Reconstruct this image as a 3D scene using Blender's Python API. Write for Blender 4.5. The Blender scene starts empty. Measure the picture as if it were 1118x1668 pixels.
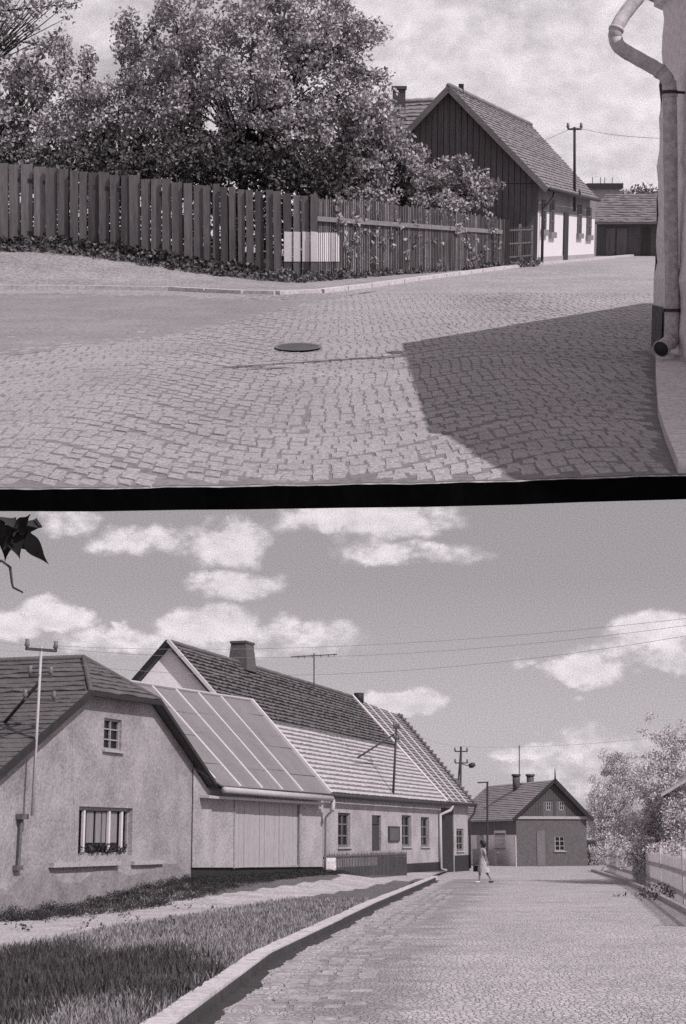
import bpy, math, random
import numpy as np
from mathutils import Vector, Matrix
from mathutils.geometry import tessellate_polygon
random.seed(7); np.random.seed(7)
S = bpy.context.scene
COL = S.collection
R = math.radians
F = 2600.0
# ------------------------------------------------------------------ measuring views
class View:
    def __init__(s, horizon, cam, gz):
        s.p = math.atan((horizon-834)/F); s.cam = Vector(cam); s.gz = gz
    def ray(s, px, py):
        u = 834-py; f = F*math.cos(s.p)-u*math.sin(s.p); z = F*math.sin(s.p)+u*math.cos(s.p)
        return Vector(((px-559)/f, 1.0, z/f))
    def P(s, px, py, Y): return s.cam+s.ray(px, py)*Y
    def G(s, px, py, off=0.0):
        r = s.ray(px, py); a = 3.0
        f = lambda t: (s.cam+r*t).z-s.gz((r*t).x+s.cam.x, t)
        t = a; dt = .5
        while t < 400 and f(t) > 0: t += dt
        lo, hi = t-dt, t
        for _ in range(30):
            m = (lo+hi)/2
            if f(m) > 0: lo = m
            else: hi = m
        q = s.cam+r*hi; q.z += off
        return q
class Wall:
    """a vertical plane: along D, inward N"""
    def __init__(s, view, o, d):
        s.v = view; s.o = Vector((o[0], o[1], 0)); s.D = Vector((d[0], d[1], 0)).normalized()
        s.N = Vector((-s.D.y, s.D.x, 0))
    def pt(s, L, d, z): return s.o+s.D*L+s.N*d+Vector((0, 0, z))
    def W(s, px, py, d=0.0):
        r = s.v.ray(px, py); o = s.pt(0, d, 0)
        t = (o-s.v.cam).dot(s.N)/r.dot(s.N)
        q = s.v.cam+r*t
        return ((q-s.o).dot(s.D), q.z)
def lerp(a, b, t): return a+(b-a)*t
def sst(a, b, x):
    t = max(0., min(1., (x-a)/(b-a))); return t*t*(3-2*t)
# ------------------------------------------------------------------ mesh builder
class MB:
    def __init__(s): s.v = []; s.f = []
    def face(s, pts):
        n = len(s.v); s.v += [tuple(p) for p in pts]; s.f.append(tuple(range(n, n+len(pts))))
    def hexa(s, b, t):
        n = len(s.v); s.v += [tuple(p) for p in b]+[tuple(p) for p in t]; k = len(b)
        s.f.append(tuple(n+k-1-i for i in range(k))); s.f.append(tuple(n+k+i for i in range(k)))
        for i in range(k):
            j = (i+1) % k; s.f.append((n+i, n+j, n+k+j, n+k+i))
    def slab(s, pts, off):
        off = Vector(off); s.hexa([Vector(p) for p in pts], [Vector(p)+off for p in pts])
    def box(s, c, sx, sy, sz, rz=0.0):
        c = Vector(c); ca, sa = math.cos(rz), math.sin(rz)
        q = [(-1, -1), (1, -1), (1, 1), (-1, 1)]
        b = [c+Vector((x*sx/2*ca-y*sy/2*sa, x*sx/2*sa+y*sy/2*ca, 0)) for x, y in q]
        s.hexa(b, [p+Vector((0, 0, sz)) for p in b])
    def wbox(s, w, L0, L1, d0, d1, z0, z1):
        b = [w.pt(L0, d0, z0), w.pt(L1, d0, z0), w.pt(L1, d1, z0), w.pt(L0, d1, z0)]
        s.hexa(b, [p+Vector((0, 0, z1-z0)) for p in b])
    def bar(s, a, b, w, h=None):
        a = Vector(a); b = Vector(b); h = h or w; d = (b-a).normalized()
        up = Vector((0, 0, 1)) if abs(d.z) < .95 else Vector((0, 1, 0))
        x = d.cross(up).normalized()*w/2; y = x.cross(d).normalized()*h/2
        s.hexa([a-x-y, a+x-y, a+x+y, a-x+y], [b-x-y, b+x-y, b+x+y, b-x+y])
    def tube(s, pts, rad, n=8):
        pts = [Vector(p) for p in pts]
        if not isinstance(rad, (list, tuple)): rad = [rad]*len(pts)
        rings = []; prev = None
        for i, p in enumerate(pts):
            d = (pts[min(i+1, len(pts)-1)]-pts[max(i-1, 0)]).normalized()
            if prev is None:
                u = Vector((0, 0, 1)) if abs(d.z) < .9 else Vector((1, 0, 0)); x = d.cross(u).normalized()
            else: x = (prev-d*prev.dot(d)).normalized()
            prev = x; y = d.cross(x); k = len(s.v)
            for j in range(n):
                a = 2*math.pi*j/n; s.v.append(tuple(p+x*math.cos(a)*rad[i]+y*math.sin(a)*rad[i]))
            rings.append(k)
        for a, b in zip(rings, rings[1:]):
            for j in range(n):
                k = (j+1) % n; s.f.append((a+j, a+k, b+k, b+j))
        s.f.append(tuple(rings[0]+j for j in reversed(range(n)))); s.f.append(tuple(rings[-1]+j for j in range(n)))
    def tiles(s, e0, e1, r0, r1, rows, cols, h=.05, jit=.012, t0=0., t1=1., wave=.0, gap=None, gw=.16):
        """courses of tiles from eave line e0-e1 up to ridge line r0-r1"""
        e0, e1, r0, r1 = map(Vector, (e0, e1, r0, r1))
        n = (e1-e0).cross(r0-e0).normalized()
        if n.z < 0: n = -n
        rnd = random.Random(rows*31+cols)
        for i in range(rows):
            ta = t0+(t1-t0)*i/rows; tb = t0+(t1-t0)*(i+1.15)/rows
            jr = rnd.uniform(-.4, .4)*jit
            off = [(rnd.uniform(-1, 1)*jit+jr+(wave if (j+i) % 2 else 0)) for j in range(cols+1)]
            k = len(s.v)
            for j in range(cols+1):
                u = j/cols
                a = lerp(lerp(e0, e1, u), lerp(r0, r1, u), min(ta, 1)); b = lerp(lerp(e0, e1, u), lerp(r0, r1, u), min(tb, 1))
                sl = (b-a).normalized()
                a = a+sl*(off[j]*1.5)
                s.v += [tuple(a+n*.003), tuple(a+n*(h+off[j])), tuple(b+n*(.012))]
            for j in range(cols):
                q = k+j*3; s.f.append((q, q+3, q+4, q+1)); s.f.append((q+1, q+4, q+5, q+2))
            if gap is not None:  # dark strips painted as the shade under each tile course
                for j in range(cols):
                    u0, u1 = j/cols, (j+1)/cols; tc_ = t0+(t1-t0)*(i+1-gw)/rows; td = t0+(t1-t0)*(i+1)/rows
                    P4 = [lerp(lerp(e0, e1, u), lerp(r0, r1, u), t)+n*(h*.55+.012+off[j]*.3) for u, t in ((u0, tc_), (u1, tc_), (u1, td), (u0, td))]
                    gap.face(P4)
    def wall(s, w, outline, holes=(), d=0.0, depth=.18):
        """flat wall face with real openings and their reveals; outline and holes in (L,z)"""
        loops = [[Vector((L, z, 0)) for L, z in outline]]
        for (a, b, c, e) in holes: loops.append([Vector((a, b, 0)), Vector((a, e, 0)), Vector((c, e, 0)), Vector((c, b, 0))])
        flat = [p for l in loops for p in l]; k = len(s.v)
        s.v += [tuple(w.pt(p.x, d, p.y)) for p in flat]
        for t in tessellate_polygon(loops): s.f.append(tuple(k+i for i in t))
        for (a, b, c, e) in holes:
            q = [(a, b), (c, b), (c, e), (a, e)]
            for i in range(4):
                (x0, y0), (x1, y1) = q[i], q[(i+1) % 4]
                s.face([w.pt(x0, d, y0), w.pt(x1, d, y1), w.pt(x1, d+depth, y1), w.pt(x0, d+depth, y0)])
UPPER = []; zone = ['lower']
def tag(o, label=None, cat=None, group=None, kind=None):
    if label: o['label'] = label
    if cat: o['category'] = cat
    if group: o['group'] = group
    if kind: o['kind'] = kind
    return o
def top(o):
    if zone[0] == 'upper': UPPER.append(o)
    return o
def thing(name, base, label, cat, group=None):
    o = bpy.data.objects.new(name, None); COL.objects.link(o); o.location = [float(q) for q in base]; o['base'] = [float(q) for q in base]
    o.empty_display_size = .3
    return top(tag(o, label, cat, group))
def build(mb, name, m, parent=None, smooth=False, origin=None):
    v = np.array(mb.v, dtype=float)
    if parent is not None:
        r = parent
        while r.parent: r = r.parent
        o0 = np.array(r['base'] if 'base' in r else r.location)
    else:
        o0 = np.array(origin) if origin is not None else np.array([(v[:, 0].min()+v[:, 0].max())/2, (v[:, 1].min()+v[:, 1].max())/2, v[:, 2].min()])
    me = bpy.data.meshes.new(name); me.from_pydata((v-o0).tolist(), [], mb.f); me.update()
    if m: me.materials.append(m)
    if smooth: me.polygons.foreach_set('use_smooth', [True]*len(me.polygons))
    o = bpy.data.objects.new(name, me); COL.objects.link(o)
    if parent is not None: o.parent = parent
    else: o.location = [float(q) for q in o0]; o['base'] = [float(q) for q in o0]; top(o)
    return o
def build_multi(mbs, name, mats, parent, label=None):
    big = MB(); idx = []
    for i, b in enumerate(mbs):
        k = len(big.v); big.v += b.v; big.f += [tuple(q+k for q in f) for f in b.f]; idx += [i]*len(b.f)
    o = build(big, name, mats[0], parent)
    for m in mats[1:]: o.data.materials.append(m)
    o.data.polygons.foreach_set('material_index', np.array(idx, dtype=np.int32))
    return o
# ------------------------------------------------------------------ materials
def g(v): return (min(1, v*1.035), v*.962, v*1.005, 1)
MATS = {}
def mat(name, v, rough=.85, var=.25, scale=1.5, grain=.22, gscale=14., bump=.0, bscale=8., stretch=(1, 1, 1), attr=None, v2=None, edge=.5, spec=.25, mid=None, clear=0):
    if name in MATS: return MATS[name]
    m = bpy.data.materials.new(name); m.use_nodes = True; N = m.node_tree.nodes; Lk = m.node_tree.links
    N.clear(); out = N.new('ShaderNodeOutputMaterial'); b = N.new('ShaderNodeBsdfPrincipled'); Lk.new(b.outputs[0], out.inputs[0])
    b.inputs['Roughness'].default_value = rough; b.inputs['Specular IOR Level'].default_value = spec
    tc = N.new('ShaderNodeTexCoord'); mp = N.new('ShaderNodeMapping'); mp.inputs['Scale'].default_value = stretch
    Lk.new(tc.outputs['Object'], mp.inputs[0])
    def noise(sc, det=4, src=None):
        n = N.new('ShaderNodeTexNoise'); n.inputs['Scale'].default_value = sc; n.inputs['Detail'].default_value = det
        n.inputs['Roughness'].default_value = .62
        Lk.new((src or mp).outputs[0], n.inputs['Vector']); return n.outputs[0]
    def math_(op, a, c, d=None):
        n = N.new('ShaderNodeMath'); n.operation = op
        for i, x in enumerate((a, c, d)):
            if x is None: continue
            if hasattr(x, 'links'): Lk.new(x, n.inputs[i])
            else: n.inputs[i].default_value = x
        return n.outputs[0]
    n1 = noise(scale, 5); n2 = noise(gscale, 2, None)
    f = math_('ADD', math_('MULTIPLY', math_('SUBTRACT', n1, .5), var*2.6), math_('MULTIPLY', math_('SUBTRACT', n2, .5), grain*5.6))
    f = math_('ADD', f, 1.0)
    col = N.new('ShaderNodeMix'); col.data_type = 'RGBA'; col.inputs[6].default_value = g(v); col.inputs[7].default_value = g(v2 if v2 is not None else v); col.inputs[0].default_value = 0
    if attr:
        at = N.new('ShaderNodeAttribute'); at.attribute_name = attr
        e = math_('ADD', at.outputs['Fac'], math_('MULTIPLY', math_('SUBTRACT', noise(scale*2.2, 5), .5), edge))
        mr = N.new('ShaderNodeMapRange'); mr.interpolation_type = 'SMOOTHSTEP'; mr.inputs[1].default_value = .35; mr.inputs[2].default_value = .65
        Lk.new(e, mr.inputs[0]); Lk.new(mr.outputs[0], col.inputs[0])
    mul = N.new('ShaderNodeVectorMath'); mul.operation = 'SCALE'
    Lk.new(col.outputs[2], mul.inputs[0]); Lk.new(f, mul.inputs['Scale']); Lk.new(mul.outputs[0], b.inputs['Base Color'])
    if bump:
        bp = N.new('ShaderNodeBump'); bp.inputs['Strength'].default_value = bump; bp.inputs['Distance'].default_value = .05
        Lk.new(noise(bscale, 6), bp.inputs['Height']); Lk.new(bp.outputs[0], b.inputs['Normal'])
    MATS[name] = m; return m
def cobble_mat(name, v, joint, scale, stretch, attr=None, v2=None, bump=.7):
    m = mat(name, v, .8, .34, .45, .36, 13., attr=attr, v2=v2, edge=.9)
    N = m.node_tree.nodes; Lk = m.node_tree.links
    tc = [n for n in N if n.type == 'TEX_COORD'][0]; mp = N.new('ShaderNodeMapping'); mp.inputs['Scale'].default_value = stretch
    Lk.new(tc.outputs['Object'], mp.inputs[0])
    wn = N.new('ShaderNodeTexNoise'); wn.inputs['Scale'].default_value = .5; Lk.new(mp.outputs[0], wn.inputs[0])
    ad = N.new('ShaderNodeVectorMath'); ad.operation = 'ADD'; Lk.new(mp.outputs[0], ad.inputs[0]); Lk.new(wn.outputs['Color'], ad.inputs[1])
    vo = N.new('ShaderNodeTexVoronoi'); vo.feature = 'DISTANCE_TO_EDGE'; vo.inputs['Scale'].default_value = scale; vo.inputs['Randomness'].default_value = .7
    Lk.new(ad.outputs[0], vo.inputs['Vector'])
    mr = N.new('ShaderNodeMapRange'); mr.inputs[1].default_value = 0.; mr.inputs[2].default_value = .13; Lk.new(vo.outputs['Distance'], mr.inputs[0])
    b = [n for n in N if n.type == 'BSDF_PRINCIPLED'][0]; src = b.inputs['Base Color'].links[0].from_socket
    mx = N.new('ShaderNodeMix'); mx.data_type = 'RGBA'; mx.inputs[6].default_value = g(joint); Lk.new(mr.outputs[0], mx.inputs[0]); Lk.new(src, mx.inputs[7])
    Lk.new(mx.outputs[2], b.inputs['Base Color'])
    bp = N.new('ShaderNodeBump'); bp.inputs['Strength'].default_value = bump; bp.inputs['Distance'].default_value = .03
    Lk.new(mr.outputs[0], bp.inputs['Height']); Lk.new(bp.outputs[0], b.inputs['Normal'])
    return m
M_plaster = mat('aged_plaster', .29, var=.5, scale=.8, bump=.7, bscale=6)
M_plaster2 = mat('plaster_smooth', .35, var=.42, scale=.9, bump=.6, bscale=9)
M_white = mat('limewash', .95, var=.1, scale=1.5, grain=.08, bump=.35, bscale=3.5)
M_whitep = mat('white_paint', .72, .5, var=.06, grain=.05)
M_lower = mat('lower_limewash', .74, var=.05, scale=2, grain=.05)
M_greyw = mat('grey_render', .36, var=.12, scale=1)
M_corner = mat('corner_plaster', .80, var=.13, scale=1.1, bump=.5, bscale=5, grain=.16)
M_dark = mat('dark_paint', .03, .6, var=.2)
M_dark2 = mat('dark_wood', .055, .8, var=.35, scale=3, stretch=(6, 6, .4))
M_gable = mat('weathered_gable_boards', .14, .85, var=.35, scale=2, stretch=(5, 5, .3))
M_fence = mat('weathered_fence_boards', .135, .85, var=.5, scale=2.2, stretch=(3.5, 3.5, .25), bump=.3, bscale=12)
M_fence_l = mat('pale_fence_boards', .20, .85, var=.4, scale=2.2, stretch=(3.5, 3.5, .25))
M_picket = mat('thin_pickets', .12, .85, var=.8, scale=4, stretch=(5, 5, .4))
M_rail = mat('fence_rail_wood', .22, .8, var=.2)
M_tile = mat('old_clay_tiles', .20, .8, var=.3, scale=2.2, bump=.3)
M_tile_d = mat('dark_clay_tiles', .12, .75, var=.35, scale=2.5)
M_tile_l = mat('pale_roof_tiles', .44, .7, var=.25, scale=2.5)
M_tile_m = mat('grey_roof_tiles', .26, .7, var=.25, scale=2)
M_tile1 = mat('cottage_roof_tiles', .105, .8, var=.4, scale=1.2)
M_tin = mat('sheet_metal_roof', .20, .5, var=.22, scale=1.1, grain=.12)
M_seam = mat('light_metal', .62, .45, var=.1, grain=.08)
M_gutter = mat('gutter_zinc', .42, .5, var=.15, grain=.08)
M_door = mat('plank_door_paint', .36, .8, var=.22, scale=3, stretch=(5, 5, .3))
M_glass = mat('window_glass', .012, .2, var=.3, spec=.35, grain=.05)
M_frame = mat('window_frame_paint', .30, .6, var=.1)
M_curtain = mat('curtain_cloth', .22, .9, var=.3, scale=6, stretch=(4, 4, .2))
M_brick = mat('chimney_brick', .10, .9, var=.4, scale=6, bump=.5)
M_stone = mat('pale_stone', .75, .85, var=.2, scale=4, bump=.4)
M_kerb = mat('kerb_stone', .52, .85, var=.25, scale=2.5, bump=.5)
M_black = mat('black_edge', .0025, .95, var=.3, spec=.02)
M_iron = mat('cast_iron', .07, .6, var=.3)
M_metal_d = mat('dark_steel', .05, .6, var=.1)
M_wire = mat('wire', .34, .6, var=.1)
M_leaf = mat('leaf', .40, .5, var=.8, scale=1.1, grain=.4, gscale=7)
M_leaf_l = mat('pale_leaf', .33, .5, var=.5, scale=1.5, grain=.35, gscale=7)
M_leaf_far = mat('haze_painted_leaf', .52, .7, var=.3, scale=1.2, grain=.5, gscale=7)  # haze put into the paler leaf colour
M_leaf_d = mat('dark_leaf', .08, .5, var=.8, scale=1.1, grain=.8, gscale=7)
M_leaf_k = mat('silhouette_leaf', .012, .6, var=.3)  # silhouette against the sky put into a near-black leaf colour
M_bark = mat('bark', .05, .9, var=.4, scale=6)
M_weed = mat('weeds', .05, .8, var=.6, grain=.7, gscale=6)
M_weed_l = mat('pale_weeds', .13, .8, var=.6, grain=.8, gscale=6)
M_hazewood = mat('haze_painted_wood', .5, .9, var=.2)  # haze put into the wood colour, no fog in the scene

# ================================================================== LOWER STREET
zone[0] = 'lower'
A0c = [None]
def vz(X, Y):
    w = A0c[0]
    if w is None: return 0.
    q = Vector((X, Y, 0))-w.o; L = q.dot(w.D); d = q.dot(w.N)
    k = sst(-9, 0, L)*(1-sst(12, 17, L)); e = math.exp(-(max(0, -d)/2.6)**2)
    return .42*k*e-.17*(1-sst(-12, -4, L))*e+.008*math.sin(X*1.7+Y*.6)*math.sin(Y*.9)
Lw = View(1365, (0, 0, 1.7), lambda x, y: vz(x, y))
Lr = View(1365, (0, 0, 1.7), lambda x, y: -.13)
p = Lw.P(310, 1425, 50)
A = Wall(Lw, (p.x, p.y), (.33, 1)); A0c[0] = A
p = Lw.P(540, 1400, 70); B = Wall(Lw, (p.x, p.y), (.33, 1))

# kerb line of the near street
kl = [Lw.G(x, y) for x, y in ((60, 1770), (150, 1716), (240, 1668), (413, 1552), (600, 1469), (715, 1424))]
kl = [Vector((p.x, p.y, 0)) for p in kl]
kl = [Vector((lerp(kl[0].x, kl[1].x, -1), lerp(kl[0].y, kl[1].y, -1), 0))]+kl
def kx(Y):
    for a, b in zip(kl, kl[1:]):
        if Y <= b.y or b is kl[-1]: return lerp(a.x, b.x, (Y-a.y)/(b.y-a.y))
def grid(name, xs, ys, zf, m, attr=None, af=None, origin=(0, 0, 0)):
    nx, ny = len(xs(10)) if callable(xs) else len(xs), len(ys); mb = MB(); a = []; ys = [float(q) for q in ys]
    for y in ys:
        row = xs(y) if callable(xs) else xs
        for x in row:
            mb.v.append((x, y, zf(x, y)))
            if af: a.append(af(x, y))
    for j in range(ny-1):
        for i in range(nx-1):
            k = j*nx+i; mb.f.append((k, k+1, k+nx+1, k+nx))
    o = build(mb, name, m, None, smooth=True, origin=origin)
    if af:
        o.data.attributes.new(name=attr, type='FLOAT', domain='POINT'); o.data.attributes[attr].data.foreach_set('value', np.array(a, dtype=np.float32))
    return o
def inpoly(x, y, P):
    c = False; n = len(P)
    for i in range(n):
        x0, y0 = P[i]; x1, y1 = P[(i+1) % n]
        if (y0 > y) != (y1 > y) and x < (x1-x0)*(y-y0)/(y1-y0)+x0: c = not c
    return c
pathP = [(p.x, p.y) for p in (Lw.G(*q) for q in ((-150, 1520), (0, 1498), (200, 1482), (400, 1452), (540, 1432), (600, 1422), (715, 1421), (700, 1428), (600, 1446), (420, 1472), (200, 1508), (0, 1545), (-150, 1570)))]
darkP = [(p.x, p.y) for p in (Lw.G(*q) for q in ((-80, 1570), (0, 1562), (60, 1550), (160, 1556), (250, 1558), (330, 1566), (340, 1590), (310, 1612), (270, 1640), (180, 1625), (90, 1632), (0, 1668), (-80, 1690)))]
M_verge = mat('verge_grass_soil', .12, .9, var=.4, scale=.9, grain=.5, gscale=14, bump=.6, bscale=7, attr='path', v2=.40, edge=.7)
def verge_xs(y):
    k = kx(y); t = [i*.3 for i in range(60)]+[19, 21, 25, 30, 60, 200]
    return [k-v for v in reversed(t)]
ys = list(np.arange(3, 100, .35))
grid('verge', verge_xs, ys, vz, M_verge, 'path', lambda x, y: 1.0 if inpoly(x, y, pathP) else 0.0)['kind'] = 'structure'
M_road = cobble_mat('cobbled_road', .45, .33, 13, (1, .5, 1), attr='wear', v2=.25, bump=.7)
def road_xs(y):
    k = kx(min(y, 120)) if y < 120 else kx(120)
    return [-600, -60]+[k+.03+v for v in (-20, -.1, .5, 1, 1.6, 2.3, 3, 4, 5, 7, 9, 12, 20)]+[60, 600]
def wear(x, y):
    if y > 120: return 0
    d = x-kx(y); return .62*sst(.6, 1.1, d)*(1-sst(1.6, 4.0+.03*y, d))*(1 if y < 75 else .6)+.22*(1-sst(.3, 1., d))
grid('road', lambda y: sorted(road_xs(y)), list(np.arange(3, 130, 1.0))+[160, 250, 500, 1200, 4000], lambda x, y: -.13 if x > -50 else -.22, M_road, 'wear', wear)['kind'] = 'structure'
# kerb blocks
mb = MB(); Y = 6.0
while Y < 73:
    n = 1.15; a, b = Y, Y+n-.03
    jz = random.uniform(-.008, .008); wd = .25+random.uniform(-.012, .012); f0 = lambda y: kx(y)
    base = [Vector((kx(a)-.02, a, -.16)), Vector((kx(a)+wd, a, -.16)), Vector((kx(b)+wd, b, -.16)), Vector((kx(b)-.02, b, -.16))]
    mb.hexa(base, [q+Vector((0, 0, .185+jz+vz(q.x, q.y)*0)) for q in base]); Y += n
tag(build(mb, 'kerb', M_kerb), 'pale stone kerb of long blocks between grass verge and cobbled road', 'kerb')
mb = MB(); yy = list(np.arange(5.5, 72, .22)); rs = random.Random(2); wv = [.20+.05*math.sin(y*1.3)+.03*math.sin(y*3.7)+rs.uniform(-.025, .025) for y in yy]
for y0, y1, w0, w1 in zip(yy, yy[1:], wv, wv[1:]):
    a = .265
    mb.face([(kx(y0)+a, y0, .0), (kx(y1)+a, y1, .0), (kx(y1)+a+.012, y1, -.126), (kx(y0)+a+.012, y0, -.126)])
    mb.face([(kx(y0)+a+.012, y0, -.126), (kx(y1)+a+.012, y1, -.126), (kx(y1)+a+w1, y1, -.126), (kx(y0)+a+w0, y0, -.126)])
tag(build(mb, 'kerb_face_strip', mat('dark_kerb_strip', .05, var=.5, scale=3)), kind='structure')  # dark strip down the kerb face and along its foot
mb = MB(); rs = random.Random(31); Y = 11.
while Y < 60:
    ph = .5+.5*math.sin(Y*.9)+.3*math.sin(Y*2.3)
    for j in range(5):
        x = kx(Y)+.62+j*.30+rs.uniform(-.04, .04)
        if rs.random() < .12+.09*j+.3*(ph < .4): continue
        w = .13*rs.uniform(.7, 1.05); h = .13*rs.uniform(.6, 1.1); t = -.128+rs.uniform(.004, .016)
        b = [Vector((x+a*w+rs.uniform(-.02, .02), Y+c*h+rs.uniform(-.02, .02), -.135)) for a, c in ((-1, -1), (1, -1), (1, 1), (-1, 1))]
        mb.hexa(b, [Vector((lerp(x, q.x, .9), lerp(Y, q.y, .9), t)) for q in b])
    Y += .31
tag(build(mb, 'kerbside_setts', mat('worn_sett', .31, .8, var=.5, scale=2, bump=.3)), kind='structure')
# grass blades
def blades(name, n, rng, keep, m, h=(.07, .16), w=.012, label=None, dens=None):
    mb = MB(); c = 0; rnd = random.Random(len(name)+n)
    V = []; Fc = []
    while c < n:
        y = rng[0]+(rng[1]-rng[0])*rnd.random()**1.6; x = kx(y)-rnd.random()**.9*min(.27*y+2.5, 14)
        c += 1
        if not keep(x, y): continue
        z = vz(x, y); a = rnd.uniform(0, math.pi); hh = rnd.uniform(*h); ww = w*(1+y*.03)
        dx, dy = math.cos(a)*ww, math.sin(a)*ww; lx, ly = rnd.gauss(0, .35)*hh, rnd.gauss(0, .35)*hh
        k = len(V); V += [(x-dx, y-dy, z-.01), (x+dx, y+dy, z-.01), (x+lx, y+ly, z+hh)]; Fc.append((k, k+1, k+2))
    mb.v = V; mb.f = Fc
    o = build(mb, name, m); tag(o, label, 'grass', kind='stuff'); return o
M_gr = mat('verge_grass_blades', .25, .8, var=.5, scale=.8, grain=.5, gscale=9)
M_gr_d = mat('shade_painted_grass', .07, .8, var=.6, scale=.9, grain=.5, gscale=9)  # tree shade put into this darker grass colour
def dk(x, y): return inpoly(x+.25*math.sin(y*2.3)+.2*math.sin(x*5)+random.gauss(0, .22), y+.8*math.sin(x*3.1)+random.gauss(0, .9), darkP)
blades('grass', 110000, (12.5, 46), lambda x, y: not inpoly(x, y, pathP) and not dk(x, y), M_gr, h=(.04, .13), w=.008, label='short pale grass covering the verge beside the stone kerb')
blades('tall_grass', 120000, (12.5, 30), dk, M_gr_d, h=(.06, .21), w=.009, label='patch of longer grass with tree shade painted dark, near left of the verge')

# generic leafy scatter
def leaves(centers, n, R_, size, seed=0, flat=1.0, droop=0):
    """kite-shaped leaves scattered round centres (numpy), returned as MB"""
    rs = np.random.RandomState(seed); C = np.array(centers, float)
    idx = np.repeat(np.arange(len(C)), n); k = len(idx)
    d = rs.normal(size=(k, 3)); d /= np.linalg.norm(d, axis=1)[:, None]; rr = rs.rand(k)**.5*R_
    p = C[idx]+d*rr[:, None]*np.array([1, 1, flat])
    a = rs.normal(size=(k, 3)); a[:, 2] -= droop; a /= np.linalg.norm(a, axis=1)[:, None]
    b = np.cross(a, rs.normal(size=(k, 3))); b /= np.linalg.norm(b, axis=1)[:, None]
    s = size*rs.uniform(.6, 1.35, k)[:, None]
    q = np.cross(a, b)
    v = np.stack([p-a*s*.5, p+b*s*.3-q*s*.06, p+a*s*.6, p-b*s*.3+q*s*.06], 1).reshape(-1, 3)
    mb = MB(); mb.v = v.tolist(); mb.f = [(4*i, 4*i+1, 4*i+2, 4*i+3) for i in range(k)]
    return mb
def crown_centres(ells, seed):
    rs = random.Random(seed); out = []
    for (c, r, n) in ells:
        c = Vector(c); m = 0
        while m < n:
            d = Vector((rs.gauss(0, 1), rs.gauss(0, 1), rs.gauss(0, 1))).normalized()
            q = rs.random()**.42*(1+.12*math.sin(d.x*7+seed)+.12*math.sin(d.z*9+d.y*5))
            pnt = c+Vector((d.x*r[0], d.y*r[1], d.z*r[2]))*q
            out.append(pnt); m += 1
    return out
def tree(name, label, base, fork, ells, m_leaf, nper, cR, leaf, seed, trunk_r=.16, group=None, flat=.8, shoots=(), m_bark=None, cat='tree', paint=None):
    t = thing(name, base, label, cat, group); base = Vector(base); fork = Vector(fork)
    C = crown_centres(ells, seed); rs = random.Random(seed)
    mb = MB(); mid = lerp(base, fork, .5)+Vector((rs.uniform(-.1, .1), 0, 0))
    mb.tube([base, mid, fork], [trunk_r, trunk_r*.8, trunk_r*.6], 8)
    for c in C[::max(1, len(C)//70)]:
        m1 = lerp(fork, c, .45)+Vector((rs.gauss(0, .2), rs.gauss(0, .2), .25)); r = trunk_r*.28
        mb.tube([fork, m1, c], [r*1.3, r*.7, r*.2], 5)
    for a, b in shoots:
        a = Vector(a); b = Vector(b); mb.tube([a, lerp(a, b, .5)+Vector((.1, 0, 0)), b], [trunk_r*.25, trunk_r*.15, .01], 5)
        for i in range(7): C.append(lerp(a, b, .2+.8*i/6))
    build(mb, 'trunk', m_bark or M_bark, t, True)
    if paint:
        mp_ = MB(); mp_.tube([lerp(base, fork, 0), lerp(base, fork, paint)], [trunk_r*1.06, trunk_r*1.0], 9); build(mp_, 'limewash_band', M_whitep, t, True)
    build(leaves(C, nper, cR, leaf, seed, flat), 'crown', m_leaf, t)
    return t

# ---------- window / door builders on a Wall
def window(w, parent, box, mull=1, bars=2, d=.12, m_fr=None, sill=True, curtain=False, frame_w=.06, surround=None):
    L0, z0, L1, z1 = box; mb = MB(); fw = frame_w; m_fr = m_fr or M_frame
    for a, b, c, e in ((L0, z0, L0+fw, z1), (L1-fw, z0, L1, z1), (L0+fw, z0, L1-fw, z0+fw), (L0+fw, z1-fw, L1-fw, z1)):
        mb.wbox(w, a, c, d-.03, d+.03, b, e)
    for i in range(mull):
        x = lerp(L0, L1, (i+1)/(mull+1)); mb.wbox(w, x-fw*.4, x+fw*.4, d-.025, d+.025, z0+fw, z1-fw)
    for i in range(bars):
        z = lerp(z0, z1, (i+1)/(bars+1)); mb.wbox(w, L0+fw, L1-fw, d-.02, d+.02, z-fw*.3, z+fw*.3)
    o = build(mb, 'window', m_fr, parent)
    mb = MB(); mb.wbox(w, L0, L1, d+.04, d+.06, z0, z1); build(mb, 'pane', M_glass, o)
    if sill:
        mb = MB(); mb.wbox(w, L0-.08, L1+.08, -.09, .10, z0-.07, z0-.002); build(mb, 'sill', M_greyw, o)
    if surround:
        mb = MB(); k = .17
        for a, b, c, e in ((L0-k, z0-k, L0, z1+k), (L1, z0-k, L1+k, z1+k), (L0, z0-k, L1, z0), (L0, z1, L1, z1+k)): mb.wbox(w, a, c, -.02, .03, b, e)
        build(mb, 'surround', surround, o)
    return o
def pbox(w, x0, y0, x1, y1, d=0.):
    a = w.W(x0, y1, d); b = w.W(x1, y0, d); zl = w.W(x0, y0, d)[1]
    return (min(a[0], b[0]), (a[1]+w.W(x1, y1, d)[1])/2, max(a[0], b[0]), (zl+b[1])/2)

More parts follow.
